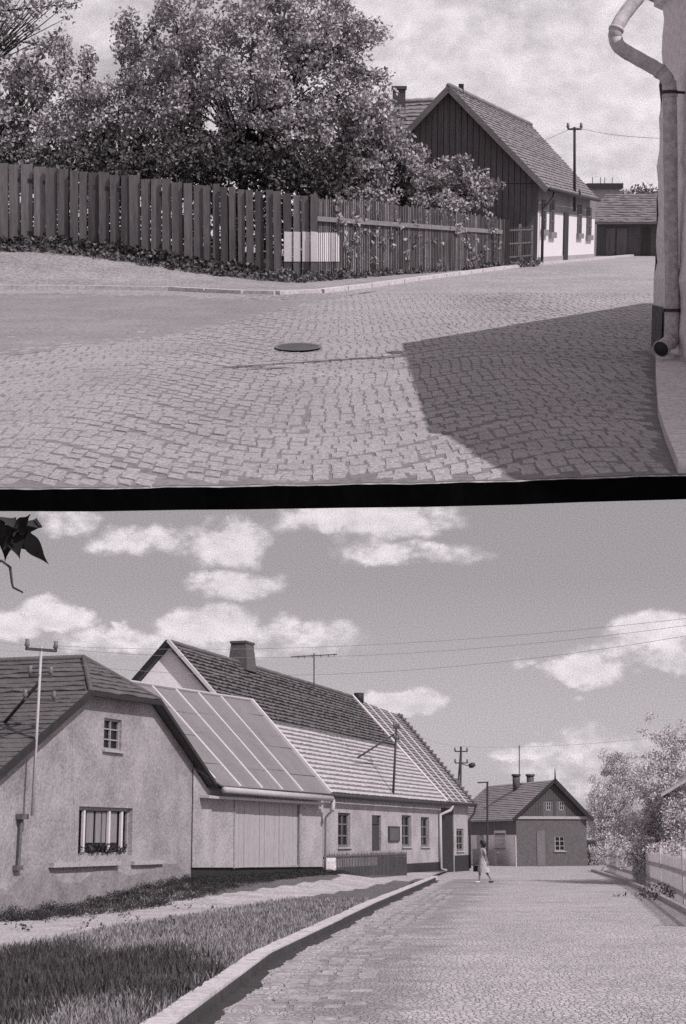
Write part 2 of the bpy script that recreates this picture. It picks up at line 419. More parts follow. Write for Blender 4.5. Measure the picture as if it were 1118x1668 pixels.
# ---------- cottage with half-hipped gable (left)
VL = A.W(131, 1126); VR = A.W(246, 1142); EL0 = A.W(0, 1240); ER = A.W(338, 1278); cR_ = A.W(311, 1425)
sl = (VL[1]-EL0[1])/(VL[0]-EL0[0]); zE = 2.2; EL = (VL[0]-(VL[1]-zE)/sl, zE)
Lm = (VL[0]+VR[0])/2; zT = VL[1]+sl*(Lm-VL[0])
tp = A.W(135, 1073, 1.05); Lm2, zT = tp
base = A.pt(-6, 4, -.2)
cot = thing('cottage', base, 'rendered cottage with half-hipped dark tiled gable and curtained window, leftmost on the street', 'house')
ow = [(EL[0]+.35, -.6), (0, -.6), (0, lerp(VR[1], ER[1], (0-VR[0])/(ER[0]-VR[0]))-.05), (VR[0]-.05, VR[1]-.06), (VL[0]+.05, VL[1]-.08), (EL[0]+.35, EL[1]+.35*sl-.1)]
w_small = pbox(A, 168, 1171, 198, 1222); w_big = pbox(A, 126, 1315, 216, 1394)
mb = MB(); mb.wall(A, ow, [w_small, w_big], 0, .22)
# side and back walls
mb.face([A.pt(0, 0, -.6), A.pt(0, 9, -.6), A.pt(0, 9, ow[2][1]), A.pt(0, 0, ow[2][1])])
mb.face([A.pt(ow[0][0], 0, -.6), A.pt(ow[0][0], 9, -.6), A.pt(ow[0][0], 9, ow[5][1]), A.pt(ow[0][0], 0, ow[5][1])])
mb.wall(A, ow, [], 9)
build(mb, 'wall', M_plaster, cot)
mb = MB(); T_ = A.pt(Lm2, 1.05, zT); Tb = A.pt(Lm2, 9.3, zT+.0)
vl = A.pt(VL[0], -.3, VL[1]); vr = A.pt(VR[0], -.3, VR[1]); el = A.pt(EL[0], -.3, EL[1]); er = A.pt(ER[0], -.3, ER[1])
elb = A.pt(EL[0], 9.3, EL[1]); erb = A.pt(ER[0], 9.3, ER[1]); vrb = A.pt(VR[0], 9.3, VR[1])
k = .0
mb.face([el, vl, T_, Tb, elb]); mb.face([vl, vr, T_]); mb.face([vr, vrb, Tb, T_]); mb.face([er, erb, vrb, vr])
dn = Vector((0, 0, -.14))
for a, b in ((el, vl), (vl, vr), (vr, er), (elb, el), (er, erb)): mb.face([a, b, b+dn, a+dn])
mb.face([el+dn, vl+dn, T_+dn*2, Tb+dn*2, elb+dn])
# tile courses on the left slope (runs along the depth of the house) and on the hip
v1 = A.pt(VL[0], 9.3, VL[1])
mb.tiles(elb, el, v1, vl, 26, 40, .035, .012)
mb.tiles(A.pt(VL[0], 9.3, VL[1]), vl+A.N*.15, Tb, T_, 7, 26, .05, .02)
mb.tiles(vl, vr, T_-A.D*.05, T_+A.D*.05, 8, 14, .05, .015)
roof = build(mb, 'roof', M_tile1, cot)
mb = MB(); mb.tube([T_+Vector((0, 0, .04)), Tb+Vector((0, 0, .04))], .09, 6); mb.tube([vl, T_+Vector((0, 0, .04))], .08, 6); mb.tube([vr, T_+Vector((0, 0, .04))], .08, 6)
build(mb, 'ridge_tiles', M_tile1, roof, True)
mb = MB(); c = A.pt(Lm2-.1, 5.0, zT-.3); mb.box(c, .5, .5, .8, .3); build(mb, 'chimney', M_brick, roof)
mb = MB()
mb.bar(el-A.N*.03+Vector((0, 0, -.06)), vl-A.N*.03+Vector((0, 0, -.06)), .05, .2); mb.bar(vl-A.N*.03+Vector((0, 0, -.06)), vr-A.N*.03+Vector((0, 0, -.06)), .05, .13)
mb.bar(vr-A.N*.03+Vector((0, 0, -.06)), er-A.N*.03+Vector((0, 0, -.06)), .05, .12); build(mb, 'verge_board', M_dark, roof)
window(A, cot, w_small, 1, 2, .1)
wb = window(A, cot, w_big, 0, 0, .16, M_frame, frame_w=.09, sill=False)
mb = MB(); L0, z0, L1, z1 = w_big
for t in (.16, .62, .86):
    mb = MB(); mb.wbox(A, lerp(L0, L1, t)-.05, lerp(L0, L1, t)+.05, .1, .17, z0+.1, z1-.1); build(mb, 'mullion', M_seam, wb)
for t0, t1 in ((.24, .36), (.40, .50), (.52, .59), (.66, .8)):
    mb = MB(); mb.wbox(A, lerp(L0, L1, t0), lerp(L0, L1, t1), .17, .19, z0+.35, z1-.12); build(mb, 'curtain', M_curtain, wb)
rs = random.Random(3)
mbl = leaves([A.pt(lerp(L0+.15, L1-.15, rs.random()), .09, z0+.08+.34*rs.random()*rs.random()) for _ in range(60)], 8, .07, .07, 5); build(mbl, 'window_plants', M_weed, wb)
mb = MB(); q0 = A.W(78, 1412); q1 = A.W(190, 1409); mb.wbox(A, q0[0], q1[0], -.16, -.002, q0[1]-.02, q0[1]+.10); q1 = A.W(212, 1408); q2 = A.W(262, 1408); mb.wbox(A, q1[0], q2[0], -.12, -.002, q1[1]-.02, q1[1]+.09)
build(mb, 'ledge', M_greyw, cot)
M_stain = mat('damp_render', .13, var=.4, scale=2.5, bump=.4)
mb = MB()
L0 = A.W(0, 1450)[0]; pts = []; n = 26; rs = random.Random(5)
for i in range(n+1):
    L = lerp(L0-3, -.02, i/n); pts.append((L, .62+.18*math.sin(i*.9)+rs.uniform(-.1, .1)+.25*(i/n)))
for i in range(n):
    (a, za), (b, zb) = pts[i], pts[i+1]; mb.hexa([A.pt(a, -.022, -.5), A.pt(b, -.022, -.5), A.pt(b, -.002, -.5), A.pt(a, -.002, -.5)], [A.pt(a, -.022, za), A.pt(b, -.022, zb), A.pt(b, -.002, zb), A.pt(a, -.002, za)])
M_damp = mat('damp_plaster', .235, var=.5, scale=1.6, bump=.5)
build(mb, 'damp_plinth', M_damp, cot)

# ---------- garage with tin roof
gar = thing('garage', A.pt(6, 2, .3), 'low garage with pale seamed sheet metal roof and plank door, between cottage and long house', 'garage')
gl, gz1 = A.W(525, 1300); gz1 = 3.25; gd = pbox(A, 379, 1309, 485, 1412); zb_ = A.W(311, 1413)[1]; zb2 = A.W(523, 1412)[1]
mb = MB(); mb.wall(A, [(0.0, zb_), (gl, zb2), (gl, gz1), (ER[0]-.1, gz1), (0.0, lerp(VR[1], ER[1], (0-VR[0])/(ER[0]-VR[0]))-.15)], [(gd[0], gd[1]+.02, gd[2], gd[3])], -.03, .12)
mb.face([A.pt(gl, -.03, -.5), A.pt(gl, 7, -.5), A.pt(gl, 7, gz1), A.pt(gl, -.03, gz1)]); mb.face([A.pt(gl, -.03, gz1), A.pt(gl, 7, gz1), A.pt(gl, 3.5, 7.1)])
mb.face([A.pt(.02, 6.9, -.5), A.pt(gl, 6.9, -.5), A.pt(gl, 6.9, gz1), A.pt(.02, 6.9, gz1)])
mb.wbox(A, -.01, .06, -.06, -.031, zb_, gz1)
build(mb, 'wall', M_plaster2, gar)
mb = MB(); mb.hexa([A.pt(0, .05, -.4), A.pt(gl, .05, -.4), A.pt(gl, .3, -.4), A.pt(0, .3, -.4)], [A.pt(0, .05, zb_+.02), A.pt(gl, .05, zb2+.02), A.pt(gl, .3, zb2+.02), A.pt(0, .3, zb_+.02)]); build(mb, 'plinth', M_dark, gar)
mb = MB(); nb = 13
for i in range(nb):
    a = lerp(gd[0], gd[2], i/nb); b = lerp(gd[0], gd[2], (i+1)/nb)-.025; o = random.uniform(-.012, .012)
    mb.wbox(A, a, b, .01+o, .05+o, gd[1]-.0, gd[3])
dr = build(mb, 'door', M_door, gar)
mb = MB(); mb.wbox(A, gd[2]-.02, gd[2]+.13, -.09, -.032, gd[1]-.05, gd[3]+.1); mb.wbox(A, gd[0]-.07, gd[0]-.0, -.06, -.032, gd[1], gd[3]+.08); mb.wbox(A, gd[0], gd[2]-.02, -.06, -.032, gd[3], gd[3]+.08); build(mb, 'door_frame', M_frame, gar)
e_r = A.pt(A.W(538, 1293, -.5)[0], -.5, A.W(538, 1293, -.5)[1]); e_z = e_r.z; eL1 = (e_r-A.o).dot(A.D)
rr = Lw.P(408, 1141, e_r.y+1.15); rd = (rr-A.o).dot(A.N); rl = (rr-A.o).dot(A.D)
r_l = A.pt(rl-11.5, rd, rr.z-.5)
eL0 = A.W(300, 1268, -.5)[0]; e_l = A.pt(eL0-.3, -.5, e_z-.02)
r_l = A.pt(eL0-.3+(rl-eL1), rd, A.W(200, 1113, rd)[1]); 
mb = MB(); n = (e_r-e_l).cross(rr-e_r).normalized(); n = n if n.z > 0 else -n

def onroof(L, t, off=.0):
    u = (L-(eL0-.3))/(eL1-(eL0-.3)); return lerp(lerp(e_l, e_r, u), lerp(r_l, rr, u), t)+n*off
def cotz(L): return lerp(VR[1], ER[1], (L-VR[0])/(ER[0]-VR[0])) if L > VR[0] else VR[1]+.35
def t_cot(L):
    t = 0.
    while t < .97 and onroof(L, t).z < cotz(L)+.03: t += .01
    return t
tV = t_cot(VR[0]+.02)
mb.slab([onroof(ER[0]+.02, 0), e_r, rr, onroof(VR[0]-1.5, 1), onroof(VR[0]-.6, tV+.12), onroof(VR[0]+.02, tV)], -n*.05)
bk = A.pt(eL1, 2*rd+.5, e_z); bk0 = A.pt(eL0, 2*rd+.5, e_z); mb.slab([onroof(VR[0]-1.5, 1), rr, bk, bk0], Vector((0, 0, -.07)))
tin = build(mb, 'roof', M_tin, gar)
def onroof(L, t, off=.0):
    u = (L-(eL0-.3))/(eL1-(eL0-.3)); return lerp(lerp(e_l, e_r, u), lerp(r_l, rr, u), t)+n*off
mb = MB()
for px in (225, 258, 292, 325, 358, 391, 426, 459, 492):
    mb = MB(); L = A.W(px, 1278, -.5)[0]; mb.bar(onroof(L, t_cot(L) if L < ER[0] else 0, .02), onroof(L, 1, .02), .10, .06); build(mb, 'roof_seam', M_seam, tin)
mb = MB()
mb.bar(onroof(eL1-.03, 0, .05), onroof(eL1-.03, 1, .05), .16, .10)
build(mb, 'roof_seam', M_seam, tin)
mb = MB(); rs = random.Random(8)
Ls = [A.W(px, 1278, -.5)[0] for px in (258, 292, 325, 358, 391, 426, 459, 492)]+[eL1]
for a, b in zip(Ls, Ls[1:]):
    for t in (.22+rs.uniform(-.05, .05), .5+rs.uniform(-.05, .05), .78+rs.uniform(-.05, .05)): (t > t_cot(a)+.05) and mb.bar(onroof(a+.06, t, .008), onroof(b-.06, t, .008), .035, .012)
build(mb, 'sheet_joint', M_metal_d, tin)
mb = MB(); mb.tube([onroof(VR[0]-1.5, 1, .03), onroof(eL1, 1, .03)], .06, 6); build(mb, 'ridge_cap', M_gutter, tin)
mb = MB(); dz = Vector((0, 0, -.13)); o = -A.N*.06
mb.tube([onroof(ER[0], 0)+dz+o, e_r+dz+o+Vector((0, 0, -.05))], .10, 8); gut = build(mb, 'gutter', M_gutter, gar, True)
mb = MB(); z = e_z-.42; mb.hexa([A.pt(.5, -.36, z), A.pt(eL1-.05, -.36, z), A.pt(eL1-.05, -.031, z+.02), A.pt(.5, -.031, z+.02)], [A.pt(.5, -.36, z+.07), A.pt(eL1-.05, -.36, z+.07), A.pt(eL1-.05, -.031, z+.12), A.pt(.5, -.031, z+.12)]); build(mb, 'cornice', M_gutter, gar)
mb = MB(); a = e_r+dz+o+Vector((0, 0, -.08)); b = A.pt(gl-.05, -.14, 2.45)
mb.tube([a+A.D*.1, a+Vector((0, 0, -.28))+A.D*.1, a+Vector((0, 0, -.42))], .085, 8); mb.tube([a+Vector((0, 0, -.42)), b, A.pt(gl-.05, -.12, .35)], .05, 8); build(mb, 'downpipe', M_gutter, gar, True)

# ---------- long tiled house
e2 = B.W(728, 1304, -.3); H_e = e2[1]; L_e = e2[0]; L_s = -4.9; Wd = 5.5
rdg = Lw.P(575, 1137, 90.7); rdB = (rdg-B.o).dot(B.N); rz = rdg.z; rL = (rdg-B.o).dot(B.D)
apx = B.W(277, 1048, rdB); apL, apz = apx
lh = thing('long_house', B.pt(8, 4, 0), 'long rendered house with white gable, dark upper tiles and pale lower tiles on its roof', 'house')
LW = B.W(720, 1360)[0]
bw = [pbox(B, 550, 1324, 572, 1380), pbox(B, 607, 1328, 622, 1386), pbox(B, 656, 1328, 671, 1379), pbox(B, 687, 1331, 700, 1379)]
arch = pbox(B, 720, 1316, 740, 1416)
wl_end = B.W(727, 1350)[0]
mb = MB(); mb.wall(B, [(apL, -.3), (LW, -.3), (LW, H_e-.05), (apL, H_e-.05)], bw, 0, .25)
mb.face([B.pt(apL, 2*rdB, -.3), B.pt(LW, 2*rdB, -.3), B.pt(LW, 2*rdB, H_e), B.pt(apL, 2*rdB, H_e)])
build(mb, 'wall', M_plaster2, lh)
mb = MB(); g0 = [B.pt(apL, 0, -.3), B.pt(apL, 2*rdB, -.3), B.pt(apL, 2*rdB, H_e), B.pt(apL, rdB, apz-.15), B.pt(apL, 0, H_e)]
mb.face(g0); build(mb, 'gable_wall', M_white, lh)
mb = MB(); mb.face([q+B.D*(LW-apL) for q in g0]); build(mb, 'gable_wall', M_plaster2, lh)
mb = MB(); E0 = B.pt(apL-.2, -.35, H_e-.1); E1 = B.pt(L_e, -.35, H_e-.1); R0 = B.pt(apL-.2, rdB, apz); R1 = B.pt(rL, rdB, rz); K0 = B.pt(apL-.2, 2*rdB+.35, H_e-.1); K1 = B.pt(L_e, 2*rdB+.35, H_e-.1)
nn = (E1-E0).cross(R0-E0).normalized(); nn = nn if nn.z > 0 else -nn
mb.slab([E0, E1, R1, R0], -nn*.12); mb.slab([R0, R1, K1, K0], Vector((0, 0, -.12)))
M_tile_shade = mat('tile_shade_dark', .015); gp2 = MB(); gp3 = MB(); mb.tiles(E0, E1, R0, R1, 16, 120, .075, .022, .50, 1.0, gap=gp2, gw=.22); rf = build(mb, 'roof', M_tile_d, lh)  # shade lines between courses are separate dark faces
mb = MB(); mb.tiles(E0, E1, R0, R1, 14, 110, .07, .009, 0.0, .50, gap=gp3, gw=.28); build(mb, 'pale_tile_field', M_tile_l, rf); build(gp2, 'painted_tile_shade', M_tile_shade, rf); build(gp3, 'painted_tile_shade', mat('tile_shade_pale', .17), rf)
mb = MB(); mb.tube([lerp(R0, R1, i/30)+Vector((0, 0, .05+.015*(i % 2))) for i in range(31)], .11, 6); build(mb, 'ridge_tiles', M_tile_d, rf, True)
mb = MB(); mb.bar(E0+Vector((0, 0, .05))-B.D*.05, R0+Vector((0, 0, .1))-B.D*.05, .12, .14); build(mb, 'verge_strip', M_seam, rf); mb = MB(); mb.bar(E1+Vector((0, 0, .08)), R1+Vector((0, 0, .14)), .18, .12); build(mb, 'verge_strip', M_seam, rf)
mb = MB(); mb.bar(K0+Vector((0, 0, .05))-B.D*.05, R0+Vector((0, 0, .05))-B.D*.05, .1, .22); build(mb, 'verge_board', M_dark, rf)
ch = B.W(394, 1075, rdB); c0 = B.pt(ch[0], rdB, apz-.4)
mb = MB(); q = .62
b_ = [c0+B.D*x*q+B.N*y*q*.8 for x, y in ((-1, -1), (1, -1), (1, 1), (-1, 1))]; t_ = [c0+B.D*x*q*.8+B.N*y*q*.6+Vector((0, 0, 1.28)) for x, y in ((-1, -1), (1, -1), (1, 1), (-1, 1))]
mb.hexa(b_, t_); t2 = [p+Vector((0, 0, .003)) for p in t_]; mb.hexa([lerp(c0+Vector((0, 0, 1.283)), p, 1.12) for p in t2], [lerp(c0+Vector((0, 0, 1.283)), p, 1.12)+Vector((0, 0, .1)) for p in t2]); build(mb, 'chimney', M_brick, rf)
for i, b in enumerate(bw):
    if i == 1:
        mb = MB(); mb.wbox(B, b[0], b[2], .1, .14, b[1], b[3]-.45); d_ = build(mb, 'door', M_dark2, lh)
        mb = MB(); mb.wbox(B, b[0], b[2], .1, .13, b[3]-.42, b[3]); build(mb, 'fanlight', M_glass, d_)
    else: window(B, lh, b, 1, 2, .16, mat('white_window_frame', .15, .6), frame_w=.11)
mb = MB(); mb.wbox(B, apL, LW, -.04, -.002, -.2, .45); build(mb, 'plinth', M_dark, lh)
mb = MB(); mb.tube([B.pt(apL, -.42, H_e-.2), B.pt(L_e+.05, -.42, H_e-.2)], .09, 8); build(mb, 'gutter', M_metal_d, lh, True)
mb = MB(); x = B.W(718, 1360, -.1)[0]; mb.tube([B.pt(x+1.5, -.42, H_e-.28), B.pt(x+1.3, -.35, H_e-.5), B.pt(x, -.12, H_e-.75), B.pt(x, -.12, .1), B.pt(x+.25, -.35, .0)], .085, 8); build(mb, 'downpipe', M_gutter, lh, True)
# notice board
nbx = pbox(B, 633, 1346, 650, 1371)
nb_ = thing('notice_board', B.pt(nbx[0], -.1, nbx[1]), 'grey framed notice board on the long house wall, right of its door', 'notice board')
mb = MB(); mb.wbox(B, nbx[0]+.08, nbx[2]-.08, -.06, -.005, nbx[1]+.06, nbx[3]-.06); build(mb, 'panel', mat('board_panel', .1), nb_)
mb = MB()
for a, b, c, e in ((nbx[0], nbx[1], nbx[0]+.08, nbx[3]), (nbx[2]-.08, nbx[1], nbx[2], nbx[3]), (nbx[0]+.08, nbx[1], nbx[2]-.08, nbx[1]+.06), (nbx[0]+.08, nbx[3]-.06, nbx[2]-.08, nbx[3])): mb.wbox(B, a, c, -.08, -.003, b, e)
build(mb, 'frame', M_dark2, nb_)
# ---------- neighbour house
nh = thing('neighbour_house', B.pt(L_e+3, 4, 0), 'narrow tiled house with tall dark archway, joined to the far end of the long house', 'house')
nL1 = B.W(764, 1350)[0]; nLe = B.W(771, 1309, -.3)[0]; nR = Lw.P(650, 1166, 95.8); nrd = (nR-B.o).dot(B.N); nrL = (nR-B.o).dot(B.D)
wn = pbox(B, 745, 1350, 756, 1386)
mb = MB(); s0 = LW+.02
mb.wall(B, [(s0, -.3), (nL1, -.3), (nL1, H_e-.1), (s0, H_e-.1)], [(max(arch[0], s0+.02), -.2, arch[2], arch[3]), wn], 0, .45)
mb.face([B.pt(nL1, 0, -.3), B.pt(nL1, 2*nrd, -.3), B.pt(nL1, 2*nrd, H_e), B.pt(nL1, nrd, nR.z-.2), B.pt(nL1, 0, H_e)])
mb.face([B.pt(s0, 2*nrd, -.3), B.pt(nL1, 2*nrd, -.3), B.pt(nL1, 2*nrd, H_e), B.pt(s0, 2*nrd, H_e)]); build(mb, 'wall', M_plaster2, nh)
mb = MB(); mb.wbox(B, max(arch[0], s0+.02)+.0, arch[2], .06, .12, -.2, arch[3]); build(mb, 'gate_door', M_dark, nh)
window(B, nh, wn, 1, 2, .1, MATS['white_window_frame'], frame_w=.12)
mb = MB(); mb.wbox(B, arch[2]+.1, nL1, -.04, -.002, -.2, .75); build(mb, 'plinth', M_dark, nh)
mb = MB(); a = B.pt(L_e+.1, -.35, H_e-.12); b = B.pt(nLe, -.35, H_e-.12); c = B.pt(rL+.3, rdB*.97, rz-.1); d = B.pt(nrL, nrd, nR.z)
n2 = (b-a).cross(c-a).normalized(); n2 = n2 if n2.z > 0 else -n2
mb.slab([a, b, d, c], -n2*.12); kb = B.pt(nLe, 2*nrd+.3, H_e); ka = B.pt(L_e+.1, 2*nrd+.3, H_e); mb.slab([c, d, kb, ka], Vector((0, 0, -.12)))
gp2 = MB(); mb.tiles(a, b, c, d, 30, 16, .06, .01, gap=gp2, gw=.3); rf2 = build(mb, 'roof', M_tile_m, nh); build(gp2, 'painted_tile_shade', mat('tile_shade_mid', .08), rf2)
mb = MB()
for u in (.2, .45, .7): mb.bar(lerp(a, b, u)+n2*.08, lerp(c, d, u)+n2*.08, .09, .06)
build(mb, 'roof_ladder_strip', M_seam, rf2)
mb = MB(); mb.bar(b+Vector((0, 0, .04)), d+Vector((0, 0, .1)), .16, .18)
for i in range(22): q = lerp(b, d, (i+.5)/22); mb.box(q+Vector((0, 0, .08)), .3, .3, .12, .3)
build(mb, 'verge_tiles', M_tile_d, rf2)
mb = MB(); mb.tube([a-B.N*.1, b-B.N*.1+B.D*.2], .09, 8); mb.tube([b-B.N*.1+B.D*.2, b-B.N*.0+B.D*.15+Vector((0, 0, -.45)), B.pt(nL1-.1, -.1, H_e-.95), B.pt(nL1-.1, -.1, 0)], .06, 8); build(mb, 'gutter', M_metal_d, nh, True)
mb = MB(); q = lerp(c, d, .05); mb.tube([q+Vector((0, 0, -.1)), q+Vector((0, 0, .45))], .28, 8); build(mb, 'chimney', M_dark, rf2, True)

# ---------- masts, antennas, wires
def mast(name, label, base, topp, r, arms, m=M_gutter, brace=None, cat='power mast', arm_dir=None, group=None):
    t = thing(name, base, label, cat, group); base = Vector(base); topp = Vector(topp)
    mb = MB(); mb.tube([base, topp], [r, r*.85], 8); build(mb, 'pole', m, t, True)
    D = arm_dir or Vector((1, 0, 0))
    for (dz, hw, dy) in arms:
        c = topp+Vector((0, 0, -dz)); mb = MB(); mb.bar(c-D*hw, c+D*hw, .07, .07); ar = build(mb, 'cross_arm', M_metal_d, t)
        for s_ in (-1, -.35, .35, 1):
            if abs(s_) < 1 and hw < .5: continue
            q = c+D*hw*s_*.93; mb = MB(); mb.tube([q+Vector((0, 0, .03)), q+Vector((0, 0, .1)), q+Vector((0, 0, .16)), q+Vector((0, 0, .24))], [.03, .07, .045, .055], 8); build(mb, 'insulator', mat('insulator_glaze', .16, .3), ar, True)
    if brace:
        mb = MB(); mb.tube([brace[0], brace[1]], .045, 6); build(mb, 'brace', M_metal_d, t, True)
    return t
d1 = -.35; ml = A.W(56, 1222, d1); mt = A.W(67, 1052, d1)
pb = A.pt(ml[0], d1, ml[1]-1.6); pt_ = A.pt(mt[0], d1, mt[1])
t = mast('roof_mast', 'pale steel power mast with insulators fixed to the cottage gable wall', pb, pt_, .04, [(.1, .42, 0), (.75, .3, 0), (1.35, .42, 0)], M_gutter, (Lw.P(4, 1180, 41.5), pt_+Vector((0, 0, -.9))), arm_dir=(A.D*.5+Vector((1, 0, 0))*.5).normalized())
mb = MB(); q = A.W(50, 1275, d1*.3); mb.tube([A.pt(ml[0]-.05, -.08, ml[1]-1.6), A.pt(ml[0]-.1, -.08, ml[1]-2.9)], .05, 6); mb.wbox(A, ml[0]-.2, ml[0]+.1, -.2, -.02, ml[1]-1.68, ml[1]-1.55); mb.wbox(A, ml[0]-.25, ml[0]+.05, -.14, -.02, ml[1]-2.9, ml[1]-2.78); build(mb, 'wall_bracket', mat('rusty_bracket', .12), t)
m2b = B.pt(B.W(641, 1289, -.2)[0], -.2, B.W(641, 1289, -.2)[1]-.4); m2t = B.pt(B.W(647, 1182, -.2)[0], -.2, B.W(647, 1182, -.2)[1])
br = onb = lerp(lerp(E0, E1, .5), lerp(R0, R1, .5), .3)
bl = B.W(584, 1234, .9); 
mast('roof_mast', 'dark steel power mast with diagonal brace standing on the long house eave', m2b, m2t, .06, [(.1, .45, 0), (.65, .4, 0)], M_metal_d, (B.pt(bl[0], .9, bl[1]), m2t+Vector((0, 0, -.35))), arm_dir=B.D)
p3t = Lw.P(752, 1216, 99); p3b = Lw.P(748, 1300, 99)
t = mast('street_light_mast', 'a-frame mast carrying a small street lamp behind the archway house', p3b+Vector((0, 0, -3.6)), p3t, .08, [(.3, .4, 0), (1.0, .4, 0)], M_metal_d, (Lw.P(745, 1300, 99), p3t), cat='street lamp')
mb = MB(); l0 = Lw.P(753, 1244, 99); l1 = Lw.P(765, 1248, 99); l2 = Lw.P(775, 1245, 99); mb.tube([l0, l1], .025, 5); mb.tube([l1, lerp(l1, l2, .5), l2], [.12, .17, .1], 8); build(mb, 'lamp_head', M_metal_d, t, True)
an = thing('tv_antenna', Lw.P(511, 1116, 82), 'dark tv antenna on a thin pole rising from the long house ridge', 'antenna')
mb = MB(); q0 = Lw.P(511, 1122, 82); q1 = Lw.P(511, 1064, 82); mb.tube([q0, q1], .035, 6); build(mb, 'pole', M_metal_d, an)
mb = MB(); mb.bar(Lw.P(474, 1070, 81), Lw.P(548, 1066, 83), .06, .05)
for px in (485, 495, 508, 522, 535, 544): c = Lw.P(px, 1071-(px-474)*.05, 82); mb.bar(c-Vector((0, .6, 0)), c+Vector((0, .6, 0)), .03, .03)
build(mb, 'boom', M_metal_d, an)
def wire(a, b, sag, label=None, r=.0045, name='power_line'):
    a = Vector(a); b = Vector(b); mb = MB(); n = 14
    mb.tube([lerp(a, b, i/n)+Vector((0, 0, -4*sag*(i/n)*(1-i/n))) for i in range(n+1)], r, 4)
    return tag(build(mb, name, M_wire), label, 'power line', 'overhead wires across the lower street')
for i, (pa, pb_) in enumerate((((74, 1052), (-60, 1030)), ((64, 1062), (-60, 1043)))): wire(Lw.P(*pa, 42.5), Lw.P(*pb_, 40), .1, ('upper', 'lower')[i]+' overhead wire running left from the cottage mast')
far = [((90, 1052), (1250, 992)), ((92, 1056), (1250, 1000)), ((86, 1078), (1250, 1012))]
for i, (pa, pb_) in enumerate(far): wire(Lw.P(*pa, 42.5), Lw.P(*pb_, 30), .35+.15*i, ('topmost', 'middle', 'lowest')[i]+' of the long overhead wires crossing the sky from the cottage mast')
wire(Lw.P(78, 1076, 42.5), m2t+Vector((0, 0, -.6)), .9, 'overhead wire sagging from the cottage mast to the long house mast')
wire(m2t, p3t, .2, 'overhead wire from the long house mast to the street lamp mast', r=.006)
wire(p3t, Lw.P(1250, 1175, 70), .4, 'overhead wire from the street lamp mast over the road', r=.006)

# ---------- picket fence and stone post in front of the long house
f0 = Lw.G(524, 1422); f1 = Lw.G(664, 1412)
f0 = Vector((f0.x, f0.y, 0)); p = B.pt(B.W(663, 1400, -1.4)[0], -1.4, 0); f0 = B.pt(B.W(528, 1400, -1.4)[0], -1.4, 0); f1 = p
fe = thing('picket_fence', lerp(f0, f1, .5), 'dark pointed picket fence around the small front garden of the long house', 'fence')
mb = MB(); n = 58; D = (f1-f0).normalized(); zt = Lw.P(530, 1388, f0.y).z-.05
for i in range(n):
    c = lerp(f0, f1, i/(n-1)); c.z = -.05; h = zt+random.uniform(-.03, .03)
    b = [c+D*x*.045+B.N*y*.012 for x, y in ((-1, -1), (1, -1), (1, 1), (-1, 1))]; mb.hexa(b, [q+Vector((0, 0, h)) for q in b]); tp_ = c+Vector((0, 0, h+.14))
    mb.face([b[0]+Vector((0, 0, h)), b[1]+Vector((0, 0, h)), tp_])
build(mb, 'pickets', mat('dark_pickets', .09, var=.4), fe)
mb = MB()
for z in (.35, zt-.18): mb.bar(f0+B.N*.04+Vector((0, 0, z)), f1+B.N*.04+Vector((0, 0, z)), .05, .08)
mb.bar(f1+Vector((0, 0, .4)), f1+B.N*1.4+Vector((0, 0, .4)), .05, .9); build(mb, 'rail', M_dark2, fe)
mb = MB(); c = Lw.P(538, 1430, 62); zc = c.z; b = [Vector((c.x, c.y, zc-.15))+Vector((x*.22, y*.2, 0)) for x, y in ((-1, -1), (1, -1), (1, 1), (-1, 1))]
hh = Lw.P(538, 1398, 62).z-zc+.15; mb.hexa(b, [lerp(Vector((c.x, c.y, zc)), q, .9)+Vector((0, 0, hh)) for q in b]); tag(build(mb, 'stone_post', M_stone), 'squat white stone post at the corner of the picket fence', 'post')

# ---------- house closing the street
C0 = Lw.P(843, 1405, 108); C1 = Lw.P(958, 1405, 109.2)
E = Wall(Lw, (C0.x, C0.y), (C1.x-C0.x, C1.y-C0.y)); w_ = (C1-C0).length
eh = thing('gabled_house', E.pt(w_/2, 4, -.1), 'dark gabled house with two chimneys closing the end of the road', 'house')
ze = Lw.P(843, 1331, 108).z; za = E.W(910, 1273)[1]; aL = w_/2+.2; dl = 13.
gwin = [pbox(E, 905, 1362, 921, 1386), pbox(E, 891, 1305, 899, 1320), pbox(E, 912, 1305, 920, 1320)]
mb = MB(); mb.wall(E, [(0, -.3), (w_, -.3), (w_, ze), (aL, za-.15), (0, ze)], gwin, 0, .12); build(mb, 'gable_wall', mat('dark_brick_gable', .115, var=.3, scale=4), eh)
mb = MB(); mb.wbox(E, -.1, w_+.1, -.1, -.002, ze-.12, ze+.06); build(mb, 'string_course', M_greyw, eh)
for i, b in enumerate(gwin): window(E, eh, b, 1, 1 if i else 2, .07, M_frame, frame_w=.07, sill=(i == 0))
SE = Wall(Lw, (E.pt(0, dl, 0).x, E.pt(0, dl, 0).y), (-E.N.x, -E.N.y))
C2 = E.pt(0, dl, 0)
mb = MB(); cx_ = [0, .1, w_-.1, w_]
